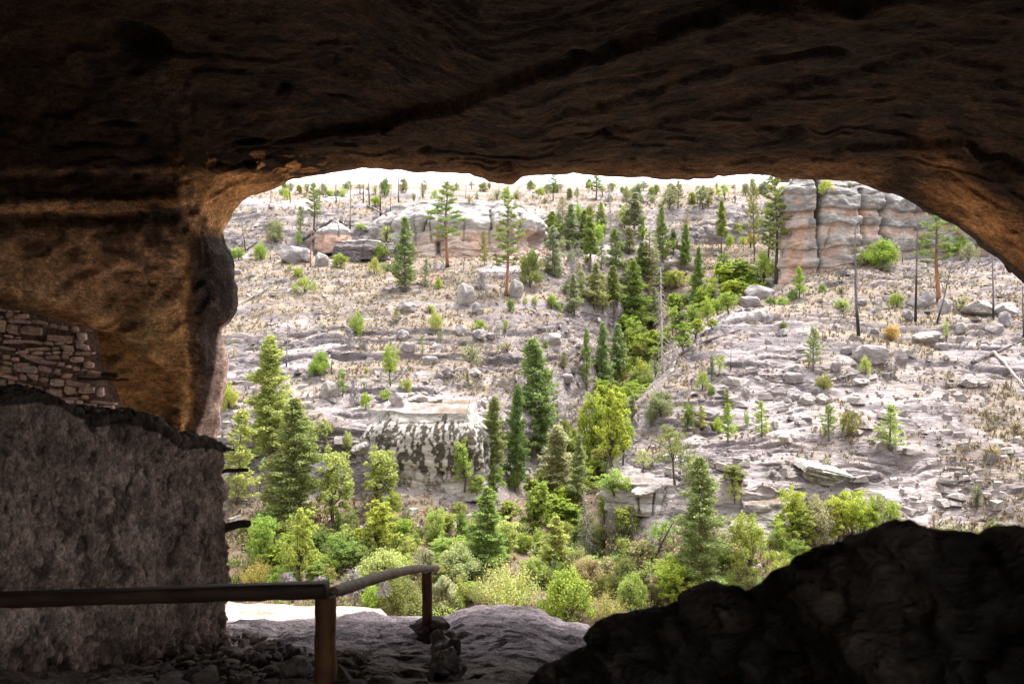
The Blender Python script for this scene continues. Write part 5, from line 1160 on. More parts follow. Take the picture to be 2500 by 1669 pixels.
# kind, centre px, base py, top py, width px, colour[, label, landmark name][, lean px]
PL = [
 # ---- rim, left
 ('pole', 599, 612, 490, 22, 'wood', 'bare dead trunk just right of the cave pillar, upper left', 'the trunk beside the pillar', -12),
 ('juniper', 671, 592, 524, 52, 'gray', 'round grey green juniper standing alone on the upper left bench', 'the lone round juniper'),
 ('bush', 581, 638, 595, 32, 'bright'), ('bush', 635, 634, 588, 32, 'bright'), ('bush', 551, 636, 588, 26, 'green'), ('bush', 693, 641, 622, 18, 'green'),
 ('darkpine', 768, 563, 444, 42, 'fir', 'slim dark pine above the long charred log, upper left', 'the slim dark pine'),
 ('spine', 732, 577, 506, 25, 'fir'), ('stub', 757, 650, 556, 12, 'wood', 'broken red brown trunk standing among boulders, upper left', 'the broken red trunk'),
 ('pole', 661, 495, 420, 14, 'wood'), ('pole', 709, 496, 395, 14, 'wood'), ('pole', 783, 492, 400, 18, 'wood'), ('pole', 819, 496, 385, 12, 'wood'), ('pole', 826, 501, 450, 10, 'wood'), ('pole', 860, 547, 385, 26, 'wood', 'tallest bare grey trunk on the upper left slope, reaching the roof', 'the tallest grey trunk'),
 ('pole', 887, 496, 370, 16, 'wood'), ('pole', 901, 502, 365, 18, 'wood'), ('pole', 927, 528, 360, 20, 'wood'), ('pole', 976, 494, 360, 16, 'wood'), ('pole', 953, 520, 430, 18, 'wood'), ('pole', 1148, 473, 400, 14, 'wood'),
 ('fir', 990, 712, 527, 70, 'blue', 'full bluish fir with black trunk foot left of two ponderosas', 'the full bluish fir'),
 ('pine', 1094, 651, 443, 90, 'fir', 'open ponderosa pine before pink cliff, thin dark red trunk', 'the cliff ponderosa'),
 ('pine', 1238, 723, 474, 84, 'fir', 'tall ponderosa pine with long orange trunk right of pink cliff', 'the orange-trunked ponderosa'),
 ('bush', 833, 653, 610, 40, 'bright'), ('bush', 932, 634, 583, 36, 'green'), ('bush', 916, 669, 624, 32, 'yellow'), ('bush', 880, 562, 540, 26, 'pale'), ('scrub', 947, 580, 532, 38, 'yellow'), ('bush', 728, 598, 558, 18, 'pale'), ('bush', 727, 676, 646, 22, 'lime'), ('bush', 745, 715, 674, 60, 'ygreen'), ('bush', 707, 660, 645, 14, 'lime'),
 ('twigs', 868, 640, 612, 34, 'wood'),
 # ---- rim shrubs
 ('bush', 700, 489, 458, 22, 'lime'), ('bush', 690, 480, 455, 20, 'ygreen'), ('bush', 805, 480, 460, 26, 'bright'), ('juniper', 790, 482, 440, 22, 'gray'), ('bush', 838, 480, 455, 22, 'pale'), ('juniper', 938, 480, 425, 32, 'fir'), ('bush', 917, 503, 473, 26, 'lime'), ('juniper', 985, 470, 427, 28, 'gray'), ('scrub', 1032, 485, 440, 18, 'gray'), ('scrub', 1010, 490, 465, 20, 'sage'), ('bush', 1062, 475, 450, 18, 'yellow'), ('scrub', 1090, 468, 438, 26, 'sage'), ('scrub', 1112, 464, 434, 24, 'sage'), ('scrub', 1145, 497, 470, 26, 'tan'), ('scrub', 1164, 478, 455, 16, 'gray'), ('juniper', 1180, 468, 436, 30, 'gray'),
 ('bush', 1237, 492, 448, 22, 'bright'), ('scrub', 1215, 487, 450, 34, 'sage'), ('scrub', 1262, 486, 456, 26, 'sage'), ('juniper', 1298, 462, 430, 22, 'gray'), ('bush', 1319, 480, 450, 18, 'yellow'), ('darkpine', 1351, 489, 425, 30, 'fir'), ('juniper', 1390, 488, 452, 18, 'dark'), ('darkpine', 1410, 500, 455, 16, 'fir'), ('pole', 1423, 488, 432, 12, 'wood'), ('darkpine', 1457, 487, 424, 38, 'fir'), ('juniper', 1440, 463, 432, 24, 'fir'), ('scrub', 1332, 494, 475, 20, 'sage'), ('scrub', 1300, 488, 470, 20, 'sage'), ('scrub', 1360, 470, 452, 26, 'sage'), ('bush', 1490, 494, 472, 18, 'green'),
 ('juniper', 1530, 500, 448, 28, 'gray'), ('juniper', 1555, 492, 440, 34, 'gray'), ('bush', 1547, 482, 455, 12, 'bright'), ('juniper', 1600, 474, 445, 26, 'fir'), ('bush', 1556, 494, 478, 24, 'olive'), ('bush', 1594, 492, 473, 16, 'sage'), ('juniper', 1637, 466, 443, 22, 'fir'), ('oak', 1634, 512, 463, 46, 'gray', 'rounded grey green tree with visible trunk on the rim', 'the rounded rim tree'), ('darkpine', 1657, 510, 440, 28, 'fir'), ('juniper', 1688, 500, 464, 26, 'olive'), ('oak', 1716, 512, 450, 34, 'gray'), ('oak', 1728, 510, 456, 32, 'olive'), ('bush', 1610, 505, 495, 12, 'yellow'), ('oaksparse', 1768, 486, 444, 36, 'yellow'), ('pole', 1796, 494, 400, 14, 'wood'), ('juniper', 1820, 478, 440, 26, 'gray'), ('bush', 1850, 475, 450, 30, 'sage'), ('bush', 1755, 475, 455, 14, 'yellow'), ('juniper', 1866, 478, 430, 34, 'gray'), ('scrub', 1676, 552, 515, 26, 'tan'),
 # ---- centre upper
 ('juniper', 1296, 702, 592, 72, 'olive', 'wide dark olive juniper right of the orange-trunked ponderosa', 'the wide olive juniper'),
 ('fir', 1350, 674, 551, 62, 'gray', 'broad grey green fir in the upper middle tree group', 'the broad grey green fir'), ('fir', 1395, 610, 498, 54, 'gray'), ('fir', 1352, 566, 512, 40, 'ygreen'), ('firtrunk', 1440, 662, 528, 50, 'green', 'green fir on a dark bare stem beside a pale snag', 'the stemmed green fir'), ('oak', 1458, 600, 545, 40, 'lime'), ('fir', 1463, 575, 494, 34, 'bright'), ('oak', 1414, 550, 500, 34, 'bright'), ('juniper', 1440, 540, 495, 34, 'olive'),
 ('deadfir', 1495, 615, 438, 36, 'wood', 'tall leafless grey snag in the middle of the far slope', 'the tall grey snag'), ('deadfir', 1395, 714, 602, 46, 'wood', 'dense mauve grey dead conifer among the middle firs', 'the mauve dead conifer'),
 ('spine', 1470, 657, 586, 28, 'gray'), ('fir', 1452, 754, 640, 56, 'gray'), ('deadfir', 1498, 760, 650, 42, 'wood'), ('firbig', 1550, 812, 636, 70, 'green', 'full pointed green fir at the head of the side gully', 'the full gully fir'),
 ('oak', 1525, 562, 502, 36, 'yellow'), ('oak', 1567, 595, 522, 26, 'lime'), ('fir', 1538, 615, 550, 36, 'gray'), ('pine', 1587, 729, 566, 58, 'gray', 'grey green pine with dark straight trunk above the gully', 'the grey gully pine'),
 ('fir', 1620, 642, 504, 40, 'fir', 'narrow dark fir with thick black trunk right of centre', 'the black-trunked narrow fir'), ('firtrunk', 1645, 625, 558, 34, 'gray'), ('firtrunk', 1670, 678, 546, 34, 'green'), ('firtrunk', 1760, 616, 489, 34, 'green', 'slim green fir below the rim, left of the banded tower', 'the slim fir left of the tower'), ('spine', 1843, 637, 438, 44, 'olive', 'very tall thin half bare pine left of the tower', 'the thin half bare pine'),
 ('darkpine', 1897, 692, 420, 84, 'fir', 'large dark pine pressed against the tower\'s left side', 'the tower pine'), ('darkpine', 1876, 640, 498, 52, 'dark'),
 ('fir', 1703, 752, 601, 46, 'fir', 'deep green fir at the left of the lime thicket', 'the thicket fir'),
 ('oak', 1760, 722, 640, 70, 'lime'), ('oak', 1803, 704, 630, 66, 'lime'), ('oak', 1865, 698, 617, 60, 'lime'), ('oak', 1738, 748, 690, 60, 'bright'), ('oak', 1790, 738, 682, 70, 'lime'), ('oak', 1838, 714, 660, 50, 'bright'), ('oak', 1775, 765, 712, 54, 'bright'), ('oak', 1690, 795, 742, 46, 'bright'), ('oak', 1728, 790, 724, 36, 'lime'), ('oak', 1672, 862, 785, 44, 'bright'), ('oak', 1700, 824, 776, 44, 'lime'), ('oak', 1738, 802, 778, 34, 'lime'), ('oaksparse', 1642, 830, 744, 34, 'yellow'), ('oak', 1880, 690, 640, 50, 'lime'), ('oak', 1820, 690, 645, 60, 'lime'), ('oak', 1775, 700, 655, 56, 'yellow'), ('oak', 1840, 728, 690, 60, 'lime'), ('oak', 1750, 770, 730, 50, 'lime'), ('oak', 1715, 760, 705, 44, 'bright'), ('deadfir', 1752, 768, 676, 38, 'wood'), ('oak', 1660, 815, 760, 40, 'green'),
 ('paledead', 1618, 914, 652, 54, 'wood', 'tall pale dead tree with drooping branches in the gully', 'the tall pale dead tree'),
 ('bush', 1812, 600, 575, 20, 'lime'), ('bush', 1782, 603, 562, 20, 'lime'), ('bush', 1833, 602, 560, 28, 'gold'), ('bush', 1767, 642, 614, 36, 'green'), ('oaksparse', 1800, 575, 540, 30, 'ygreen'),
 ('fir', 1952, 729, 651, 34, 'bright', 'small bright conifer at the foot of the banded tower', 'the conifer at the tower foot'), ('bush', 1932, 731, 702, 26, 'green'), ('bush', 1880, 747, 718, 28, 'green'), ('bush', 1912, 747, 722, 38, 'bright'), ('bush', 2017, 474, 436, 38, 'lime', 'lime bush growing on top of the banded tower', 'the tower-top bush'), ('scrub', 2075, 460, 440, 20, 'sage'),
 # ---- centre middle
 ('bush', 1246, 760, 722, 24, 'green'), ('bush', 1347, 752, 708, 26, 'bright'), ('bush', 1285, 742, 722, 16, 'pale'), ('bush', 1304, 744, 720, 16, 'pale'), ('bush', 1413, 736, 706, 16, 'ygreen'), ('bush', 1364, 760, 740, 13, 'yellow'), ('bush', 1364, 776, 760, 13, 'yellow'), ('bush', 1397, 758, 742, 14, 'green'), ('twigs', 1174, 706, 664, 46, 'wood'), ('bush', 1072, 709, 673, 20, 'lime'), ('spine', 1039, 705, 630, 24, 'gray'), ('spine', 1184, 648, 563, 26, 'olive'),
 ('bush', 873, 817, 757, 38, 'bright', 'round bright shrub halfway down the left slope in a crease', 'the round crease shrub'), ('bush', 1062, 804, 756, 32, 'yellow'), ('bush', 1048, 762, 737, 28, 'pale'), ('spine', 969, 790, 752, 23, 'olive'), ('spine', 1074, 844, 799, 22, 'gray'), ('spine', 1031, 868, 820, 17, 'gray'), ('twigs', 852, 850, 800, 30, 'wood'),
 ('bushbig', 779, 919, 852, 56, 'bright', 'dense round bright green bush with a charred stump beside it', 'the dense round bush'), ('stump', 808, 912, 865, 9, 'wood'), ('pole', 699, 895, 764, 14, 'wood', 'lone thin dead pole on the striped left slope', 'the lone dead pole'),
 ('oak', 952, 943, 841, 42, 'bright', 'narrow bright green sapling right of the white block', 'the narrow bright sapling'), ('oaksparse', 836, 970, 897, 34, 'green'), ('bush', 940, 979, 941, 30, 'yellow'), ('bush', 891, 1000, 948, 26, 'lime'), ('twigs', 862, 992, 920, 40, 'wood'), ('bush', 997, 958, 917, 22, 'ygreen'), ('bush', 894, 911, 889, 13, 'pale'), ('bush', 980, 945, 925, 14, 'yellow'),
 ('scrub', 1149, 890, 822, 72, 'sage', 'wide sparse grey green shrub in the middle of the grassy slope', 'the wide sparse shrub'), ('spine', 1378, 900, 857, 23, 'olive'), ('bush', 1171, 806, 777, 34, 'bright'), ('scrub', 1233, 810, 772, 28, 'yellow'), ('scrub', 1238, 858, 830, 42, 'tan'), ('bush', 1330, 850, 828, 18, 'olive'),
 ('fir', 1434, 955, 803, 38, 'fir'), ('fir', 1470, 958, 786, 50, 'blue', 'bluish fir, middle of three in the central gully', 'the middle gully fir'), ('firtrunk', 1507, 944, 791, 50, 'blue'), ('deadfir', 1482, 968, 878, 34, 'wood'), ('bush', 1565, 927, 872, 46, 'ygreen'), ('oaksparse', 1540, 870, 796, 38, 'lime'), ('bush', 1577, 868, 824, 32, 'green'), ('scrub', 1600, 920, 860, 40, 'sage'), ('bush', 1530, 900, 860, 30, 'yellow'), ('bush', 1585, 845, 800, 34, 'green'),
 ('firbig', 1312, 1098, 825, 108, 'fir', 'largest pointed fir at the centre, rising from the alcove', 'the largest central fir'), ('firbig', 1202, 1137, 966, 62, 'fir'), ('firbig', 1258, 1183, 938, 58, 'dark'), ('fir', 1140, 935, 905, 14, 'olive'),
 ('oak', 1445, 1152, 957, 84, 'lime', 'tall lime tree rising beside the central firs in the gully', 'the tall lime tree'), ('oak', 1497, 1148, 952, 80, 'lime'), ('oak', 1522, 1130, 1010, 60, 'yellow'), ('oak', 1462, 1162, 1100, 64, 'bright'), ('oak', 1550, 978, 930, 72, 'bright'), ('fir', 1545, 1028, 964, 30, 'gray'), ('bush', 1375, 1062, 1018, 46, 'olive'), ('deadfir', 1440, 1110, 1030, 40, 'wood'), ('oak', 1520, 985, 940, 50, 'lime'),
 ('firbig', 1370, 1245, 1038, 100, 'sage', 'broad sage green conifer below the largest central fir', 'the broad sage conifer'), ('fir', 1410, 1250, 1060, 60, 'gray'), ('oak', 1135, 1198, 1070, 54, 'yellow', 'thin yellow tree in front of the black streaked cliff', 'the yellow cliff tree'),
 ('deadfir', 1440, 1368, 1192, 78, 'wood', 'leaning bare grey conifer skeleton in the canyon bottom', 'the bare conifer skeleton', -14),
 ('oak', 1206, 1214, 1136, 58, 'bright'), ('oak', 1162, 1208, 1158, 44, 'bright'), ('bush', 1257, 1200, 1130, 30, 'green'), ('bush', 1290, 1195, 1155, 26, 'green'), ('oak', 1240, 1268, 1220, 58, 'bright'), ('oak', 1313, 1312, 1170, 88, 'bright', 'round bright tree with dark forked trunk in the canyon middle', 'the forked bright tree'), ('oak', 1500, 1208, 1148, 78, 'ygreen'), ('bush', 1530, 1198, 1154, 28, 'pale'), ('oak', 1476, 1278, 1203, 30, 'bright'), ('bush', 1120, 1252, 1217, 36, 'ygreen'), ('oak', 1126, 1328, 1248, 32, 'green'), ('oak', 1063, 1334, 1233, 52, 'yellow'), ('bush', 1012, 1330, 1300, 32, 'bright'),
 # ---- lower left
 ('firbig', 660, 1110, 822, 112, 'ygreen', 'tall yellowish fir on the left, left of its darker twin', 'the tall yellowish fir'), ('firbig', 714, 1272, 972, 132, 'fir', 'big dark fir low on the left, wide skirt of branches', 'the big left fir'), ('fir', 578, 1228, 998, 86, 'ygreen', 'slender fir just beyond the ruined wall\'s end', 'the fir by the wall end'), ('bush', 556, 997, 932, 48, 'lime'),
 ('oaksparse', 757, 1092, 1022, 44, 'yellow'), ('oaksparse', 793, 1085, 1020, 34, 'yellow'), ('bush', 850, 1092, 1042, 26, 'pale'), ('bush', 797, 1080, 1064, 14, 'lime'), ('bush', 853, 1107, 1090, 16, 'lime'),
 ('oak', 812, 1288, 1098, 100, 'yellow', 'lime topped tree on a slim straight trunk, lower left', 'the slim-trunked lime tree'), ('oak', 925, 1240, 1095, 96, 'yellow', 'upper of two stacked yellow green trees left of black cliff', 'the upper yellow tree'), ('oak', 925, 1355, 1216, 96, 'lime', 'lower of two stacked yellow green trees left of black cliff', 'the lower yellow tree'), ('oak', 960, 1270, 1200, 50, 'bright'), ('oak', 736, 1420, 1236, 74, 'yellow', 'tall narrow lime tree rising behind the near rail', 'the narrow lime tree'), ('oak', 640, 1398, 1258, 84, 'bright', 'bright tree on leaning dark trunk beside the plastered wall', 'the leaning bright tree'), ('oak', 655, 1302, 1240, 60, 'green'), ('oak', 825, 1305, 1246, 26, 'green'), ('oak', 857, 1325, 1248, 42, 'green'), ('bush', 786, 1328, 1268, 62, 'olive'), ('oak', 833, 1390, 1308, 92, 'green'), ('oak', 780, 1360, 1300, 50, 'dark'),
 ('wisp', 626, 1432, 1350, 86, 'gold', 'golden wispy bush against the plastered wall\'s edge', 'the golden bush'), ('bush', 697, 1432, 1378, 62, 'bright'), ('wisp', 781, 1432, 1362, 66, 'gold'), ('bush', 798, 1405, 1340, 56, 'bright'), ('wisp', 870, 1435, 1385, 50, 'gold'), ('bushbig', 930, 1445, 1332, 150, 'pale', 'broad pale lime bush directly behind the curved rail', 'the broad pale bush'), ('oak', 975, 1420, 1345, 70, 'yellow'), ('juniper', 1035, 1415, 1318, 78, 'sage', 'sage green juniper above the far rail end', 'the sage juniper'), ('bushbig', 975, 1502, 1388, 116, 'olive', 'dark olive juniper below the curved rail', 'the olive bush below the rail'), ('juniper', 1078, 1492, 1385, 92, 'sage'), ('bush', 908, 1485, 1424, 58, 'lime'), ('wisp', 1012, 1500, 1438, 34, 'gold'), ('wisp', 1072, 1495, 1440, 34, 'gold'), ('bush', 1108, 1500, 1440, 46, 'green'), ('bush', 1120, 1470, 1400, 60, 'ygreen'),
 # ---- lower centre
 ('firbig', 1185, 1390, 1186, 98, 'fir', 'pointed fir in the canyon bottom right of the railing', 'the canyon-bottom fir'), ('firbig', 1355, 1402, 1258, 74, 'ygreen', 'yellowish conifer left of the bare conifer skeleton', 'the yellowish conifer'), ('bush', 1417, 1375, 1313, 68, 'gray'), ('bushbig', 1388, 1512, 1372, 128, 'bright', 'big round bright green bush at the slab edge, lower centre', 'the big round bush'), ('wisp', 1243, 1497, 1352, 164, 'pale', 'wide willow thicket of upright yellow stems beyond the slab', 'the willow thicket'), ('wisp', 1480, 1515, 1436, 118, 'yellow', 'yellow thicket between round bush and dark boulder', 'the yellow thicket'), ('bushbig', 1435, 1445, 1346, 92, 'tan'), ('bushbig', 1525, 1452, 1352, 88, 'olive'), ('bushbig', 1120, 1415, 1322, 112, 'pale', 'pale lime bush between sage juniper and canyon-bottom fir', 'the pale lime bush'), ('oak', 1235, 1370, 1266, 78, 'pale'), ('bush', 1275, 1345, 1300, 40, 'bright'), ('wisp', 1180, 1480, 1400, 80, 'pale'), ('bush', 1330, 1430, 1385, 60, 'olive'), ('bushbig', 1300, 1420, 1350, 80, 'ygreen'),
 ('stump', 1547, 1358, 1243, 30, 'wood', 'crooked dead stub left of the fir before the dome', 'the crooked stub'), ('stump', 1592, 1368, 1262, 44, 'wood', 'leaning dark forked trunk left of the right-hand fir', 'the leaning forked trunk', 55), ('oaksparse', 1610, 1350, 1270, 60, 'bright'),
 # ---- lower right
 ('firbig', 1712, 1425, 1116, 112, 'blue', 'tall fir in front of the right dome, lower right', 'the tall right fir'), ('oak', 1835, 1435, 1255, 98, 'ygreen', 'yellow green leafy tree left of the dark boulder ridge', 'the tree by the boulder ridge'), ('oak', 1935, 1325, 1192, 78, 'lime', 'vivid lime tree left of a grey juniper on the right', 'the vivid lime tree'), ('juniper', 1998, 1332, 1188, 98, 'sage', 'tall grey juniper between lime trees above the dark boulder', 'the tall grey juniper'), ('oak', 2080, 1318, 1194, 74, 'lime'), ('oak', 2132, 1308, 1203, 64, 'ygreen'), ('oak', 2175, 1305, 1222, 54, 'lime'), ('oak', 2050, 1330, 1210, 80, 'lime'), ('oak', 1960, 1345, 1240, 70, 'bright'), ('oak', 2110, 1320, 1225, 70, 'lime'), ('oak', 1905, 1350, 1270, 60, 'lime'), ('oak', 1645, 1475, 1368, 92, 'lime'), ('oaksparse', 1793, 1236, 1174, 36, 'yellow'), ('oak', 1788, 1188, 1132, 62, 'olive'), ('bush', 1780, 1445, 1400, 62, 'green'), ('bush', 1838, 1445, 1394, 58, 'pale'), ('bush', 1912, 1390, 1338, 54, 'ygreen'), ('bushbig', 1545, 1485, 1385, 80, 'ygreen'), ('oaksparse', 1592, 1480, 1398, 54, 'tan'), ('scrub', 2386, 1244, 1168, 38, 'sage', 'faint sparse sapling on the far right slope above boulder', 'the faint sapling'), ('bush', 1690, 1470, 1420, 70, 'ygreen'), ('bush', 1500, 1420, 1370, 60, 'green'), ('bush', 1640, 1400, 1350, 50, 'green'),
 # ---- right dome
 ('juniper', 1615, 1014, 942, 78, 'gray', 'spreading grey juniper on the dome\'s left shoulder', 'the shoulder juniper'), ('bush', 1590, 1028, 988, 34, 'gray'), ('spine', 1986, 905, 802, 50, 'green', 'neat young pine standing alone on the bare right dome', 'the lone dome pine'), ('bush', 1714, 950, 902, 34, 'ygreen'), ('bush', 1737, 964, 934, 20, 'green'), ('oaksparse', 1757, 920, 864, 32, 'bright'), ('scrub', 1738, 924, 850, 18, 'gray'), ('burnt', 1784, 902, 824, 14, 'wood'), ('spine', 1775, 992, 946, 26, 'olive'), ('oak', 1680, 1058, 984, 38, 'green'), ('fir', 1714, 1052, 988, 28, 'ygreen'), ('fir', 1777, 1079, 983, 44, 'ygreen', 'bright yellowish conifer low on the dome\'s left flank', 'the bright dome conifer'), ('bush', 1753, 1050, 1014, 26, 'lime'), ('spine', 1858, 1066, 978, 40, 'ygreen'), ('bush', 1823, 1037, 1000, 14, 'pale'), ('spine', 2023, 1077, 988, 48, 'green'), ('oak', 2077, 1070, 1002, 54, 'olive'), ('spine', 2172, 1100, 988, 64, 'ygreen', 'bushy dark-topped pine on the right dome\'s lower ledge', 'the ledge pine'), ('oaksparse', 1642, 1182, 1034, 78, 'olive', 'dark sparse pinyon on the dome\'s lower left nose', 'the nose pinyon'), ('juniper', 1692, 1184, 1094, 68, 'sage'), ('oaksparse', 1570, 1155, 1095, 40, 'pale'),
 ('bush', 2175, 832, 782, 42, 'gold', 'golden yellow bush alone on the upper right slope', 'the golden dome bush'), ('bush', 2113, 916, 866, 32, 'yellow'), ('burnt', 2175, 927, 854, 18, 'wood', 'short charred snag below the golden bush', 'the short charred snag'), ('burnt', 2096, 820, 540, 50, 'wood', 'tall grey burnt snag leaning slightly below the banded cliff', 'the tall burnt snag', -14), ('burnt', 2234, 785, 550, 46, 'wood', 'upright trunk charred black below, left of right ponderosa', 'the half charred trunk'), ('pine', 2292, 738, 500, 92, 'fir', 'ponderosa on the right dome beneath the arch', 'the right ponderosa'), ('burnt', 2285, 788, 622, 12, 'wood', 'thin black pole leaning to the right by the right ponderosa', 'the leaning black pole', 44), ('burnt', 2425, 780, 606, 40, 'wood', 'black based dead trunk before a layered slab, far right', 'the far right burnt trunk'), ('burnt', 2498, 824, 690, 20, 'wood'),
 ('bushbig', 2150, 654, 580, 92, 'bright', 'bright spreading bush at the foot of the banded cliff', 'the cliff-foot bush'), ('bush', 2088, 648, 606, 44, 'green'), ('bushbig', 2330, 622, 562, 68, 'bright'), ('bush', 2250, 616, 574, 46, 'green'), ('bush', 2365, 636, 588, 48, 'sage'), ('bush', 2189, 752, 705, 34, 'ygreen'), ('bush', 2058, 760, 721, 42, 'pale'), ('scrub', 2347, 760, 714, 48, 'pale'), ('bush', 2158, 664, 636, 34, 'sage'), ('scrub', 2053, 717, 690, 30, 'sage'), ('bush', 2007, 717, 690, 24, 'green'), ('bush', 2010, 947, 912, 42, 'olive'), ('bush', 1912, 802, 776, 22, 'olive'), ('pole', 2205, 640, 560, 20, 'wood'), ('scrub', 2290, 700, 650, 40, 'sage'), ('scrub', 2420, 1110, 1075, 60, 'tan'), ('scrub', 2480, 1060, 1020, 50, 'tan'), ('oaksparse', 2310, 830, 780, 20, 'pale'),
]
# small fillers along the gully and floor so the vegetation closes up as in the photograph
rgp = random.Random(21)
for (x0, x1, y0, y1, n, w0, w1, cl_) in ((590, 1010, 1290, 1440, 48, 40, 76, ['green', 'ygreen', 'olive', 'bright']), (1060, 1580, 1290, 1470, 64, 40, 80, ['ygreen', 'green', 'olive', 'tan', 'bright']), (1560, 1950, 1370, 1470, 26, 40, 70, ['ygreen', 'green', 'olive', 'tan']), (1400, 1560, 1040, 1290, 34, 32, 60, ['lime', 'green', 'olive', 'bright']), (1530, 1700, 740, 960, 34, 28, 50, ['green', 'lime', 'olive']), (1330, 1560, 590, 760, 20, 20, 36, ['olive', 'gray', 'green'])):
    for _ in range(n):
        cx_ = rgp.uniform(x0, x1); by_ = rgp.uniform(y0, y1); w_ = rgp.uniform(w0, w1)
        if x0 > 1390 and x0 < 1540 and y0 < 1300: cx_ = float(gully_px(by_))+rgp.uniform(-50, 70)
        PL.append((rgp.choice(['bush', 'bush', 'scrub', 'oak']), cx_, by_, by_-w_*rgp.uniform(.7, 1.15), w_, rgp.choice(cl_)))
for _ in range(44):   # the continuous leafy band up the side gully
    by_ = rgp.uniform(690, 1290); cx_ = float(gully_px(by_))+rgp.uniform(-45, 60); w_ = rgp.uniform(38, 72)*np.interp(by_, [690, 1290], [.75, 1.1])
    PL.append((rgp.choice(['oak', 'oak', 'bush', 'oaksparse', 'oaksparse']), cx_, by_, by_-w_*rgp.uniform(.8, 1.3), w_, rgp.choice(['lime', 'ygreen', 'yellow', 'bright', 'olive', 'lime'])))
for _ in range(26):   # greyer conifers above it
    by_ = rgp.uniform(540, 800); cx_ = rgp.uniform(1330, 1620)+np.interp(by_, [540, 800], [20, 0]); h_ = rgp.uniform(50, 120)
    PL.append((rgp.choice(['fir', 'spine', 'spine', 'deadfir', 'firtrunk']), cx_, by_, by_-h_, h_*rgp.uniform(.36, .5), rgp.choice(['gray', 'fir', 'olive', 'sage', 'gray'])))
    if PL[-1][0] == 'deadfir': PL[-1] = PL[-1][:5]+('wood',)
for _ in range(46):   # rim growth
    cx_ = rgp.uniform(600, 1890); by_ = rgp.uniform(458, 480); w_ = rgp.uniform(12, 28)
    PL.append((rgp.choice(['juniper', 'scrub', 'scrub', 'bush', 'darkpine']), cx_, by_, by_-w_*rgp.uniform(.7, 1.3), w_, rgp.choice(['gray', 'sage', 'fir', 'olive', 'pale', 'sage'])))

LM = [(p[1], (p[2]+p[3])/2, p[7]) for p in PL if len(p) > 7]
LM += [(1920, 560, 'the banded tower'), (1255, 440, 'the hanging roof knob'), (1060, 1100, 'the black streaked cliff'), (2030, 1160, 'the thick pale slab'), (803, 955, 'the white block')]
def relation(x, y, lx, ly):
    dx_, dy_ = x-lx, y-ly
    if abs(dx_) > abs(dy_)*1.1: return 'right of' if dx_ > 0 else 'left of'
    return 'below' if dy_ > 0 else 'above'
used = set(); pi = 0
for p in PL:
    if len(p) > 6: used.add(p[6])
SZ = lambda h: 'tiny' if h < 26 else 'small' if h < 48 else 'medium' if h < 95 else 'tall'
plant_objs = []
for idx, p in enumerate(PL):
    kind, cx_, by_, ty_, wd_, ck = p[:6]; lean_px = p[8] if len(p) > 8 else 0
    nm, words, cat = KIND[kind]; pr = PR[kind][(idx*7+int(cx_)) % len(PR[kind])]
    b = hit(cx_, by_); dpt = b[1]
    Hm = max(0.3, (by_-ty_)/F*dpt); Wm = max(0.2, wd_/F*dpt)*(1.16 if kind in ('oak', 'bush', 'bushbig', 'oaksparse') else 1.0)
    if len(p) > 6: label = p[6]; grp = None
    else:
        cand = sorted(LM, key=lambda q_: (q_[0]-cx_)**2+(q_[1]-(by_+ty_)/2)**2)
        label = None
        for (lx_, ly_, ln2) in cand[:4]:
            l_ = ' '.join(f"{SZ(by_-ty_)} {CNAME[ck]} {words} {relation(cx_, (by_+ty_)/2, lx_, ly_)} {ln2}".split())
            if l_ not in used: label = l_; break
        if label is None:
            for a_ in range(4):
                for c2 in range(a_+1, 5):
                    l_ = ' '.join(f"{CNAME[ck]} {words} between {cand[a_][2]} and {cand[c2][2]}".split())
                    if label is None and l_ not in used and len(l_.split()) <= 16: label = l_
            if label is None: label = ' '.join(f"{SZ(by_-ty_)} {CNAME[ck]} {words} close to {cand[0][2]}".split())
        used.add(label)
    g_ = {'tree': 'trees across the canyon', 'shrub': 'shrubs across the canyon', 'dead tree': 'dead trees across the canyon'}[cat]
    root = thing(nm, label, cat, (b[0], b[1], b[2]-0.06), g_)
    rz = rgp.uniform(0, 6.283)
    root.rotation_euler = (rgp.uniform(-.03, .03), math.atan2(lean_px, by_-ty_) if lean_px else rgp.uniform(-.04, .04), 0)
    sx_ = Wm/pr['W']; sz_ = Hm/pr['H']
    st_ = sx_
    if kind in ('pole', 'burnt', 'stub', 'stump', 'paledead', 'deadfir'): st_ = sz_*(0.9 if kind != 'stub' else 1.0)
    elif kind not in ('bush', 'bushbig', 'juniper', 'wisp', 'scrub', 'twigs'): st_ = min(sx_, sz_*1.1)
    c_ = (0.95 if kind in ('fir', 'firbig', 'firtrunk', 'spine', 'pine', 'darkpine', 'juniper') else 0.84)*np.array(COLS[ck])*np.array([rgp.uniform(.92, 1.10), rgp.uniform(.94, 1.06), rgp.uniform(.8, 1.05)])
    for part, nm_ in (('trunk', pr['tn']), ('crown', pr['cn'])):
        if pr[part] is None: continue
        o_ = bpy.data.objects.new(nm_, pr[part]); COL.objects.link(o_); o_.parent = root
        s1 = st_ if part == 'trunk' and kind in ('pole', 'burnt', 'stub', 'stump', 'paledead', 'deadfir') else sx_
        o_.scale = (s1, s1, sz_); o_.rotation_euler = (0, 0, rz); o_.color = (*np.clip(c_, 0, 1), 1)
# ------------------------------------------------------------------ boulders, slabs and logs on the far slopes
BPROTO = [rock_mesh("boulder", 900+i, 1, .8, [.62, .5, .8, .45, .7, .35][i], [(.32, .285, .275), (.28, .25, .25), (.33, .30, .285), (.31, .28, .265), (.27, .24, .24), (.32, .29, .27)][i], sub=3, mat='boulder', layer=[.03, .08, .02, .14, .05, .20][i], rough=.2) for i in range(6)]
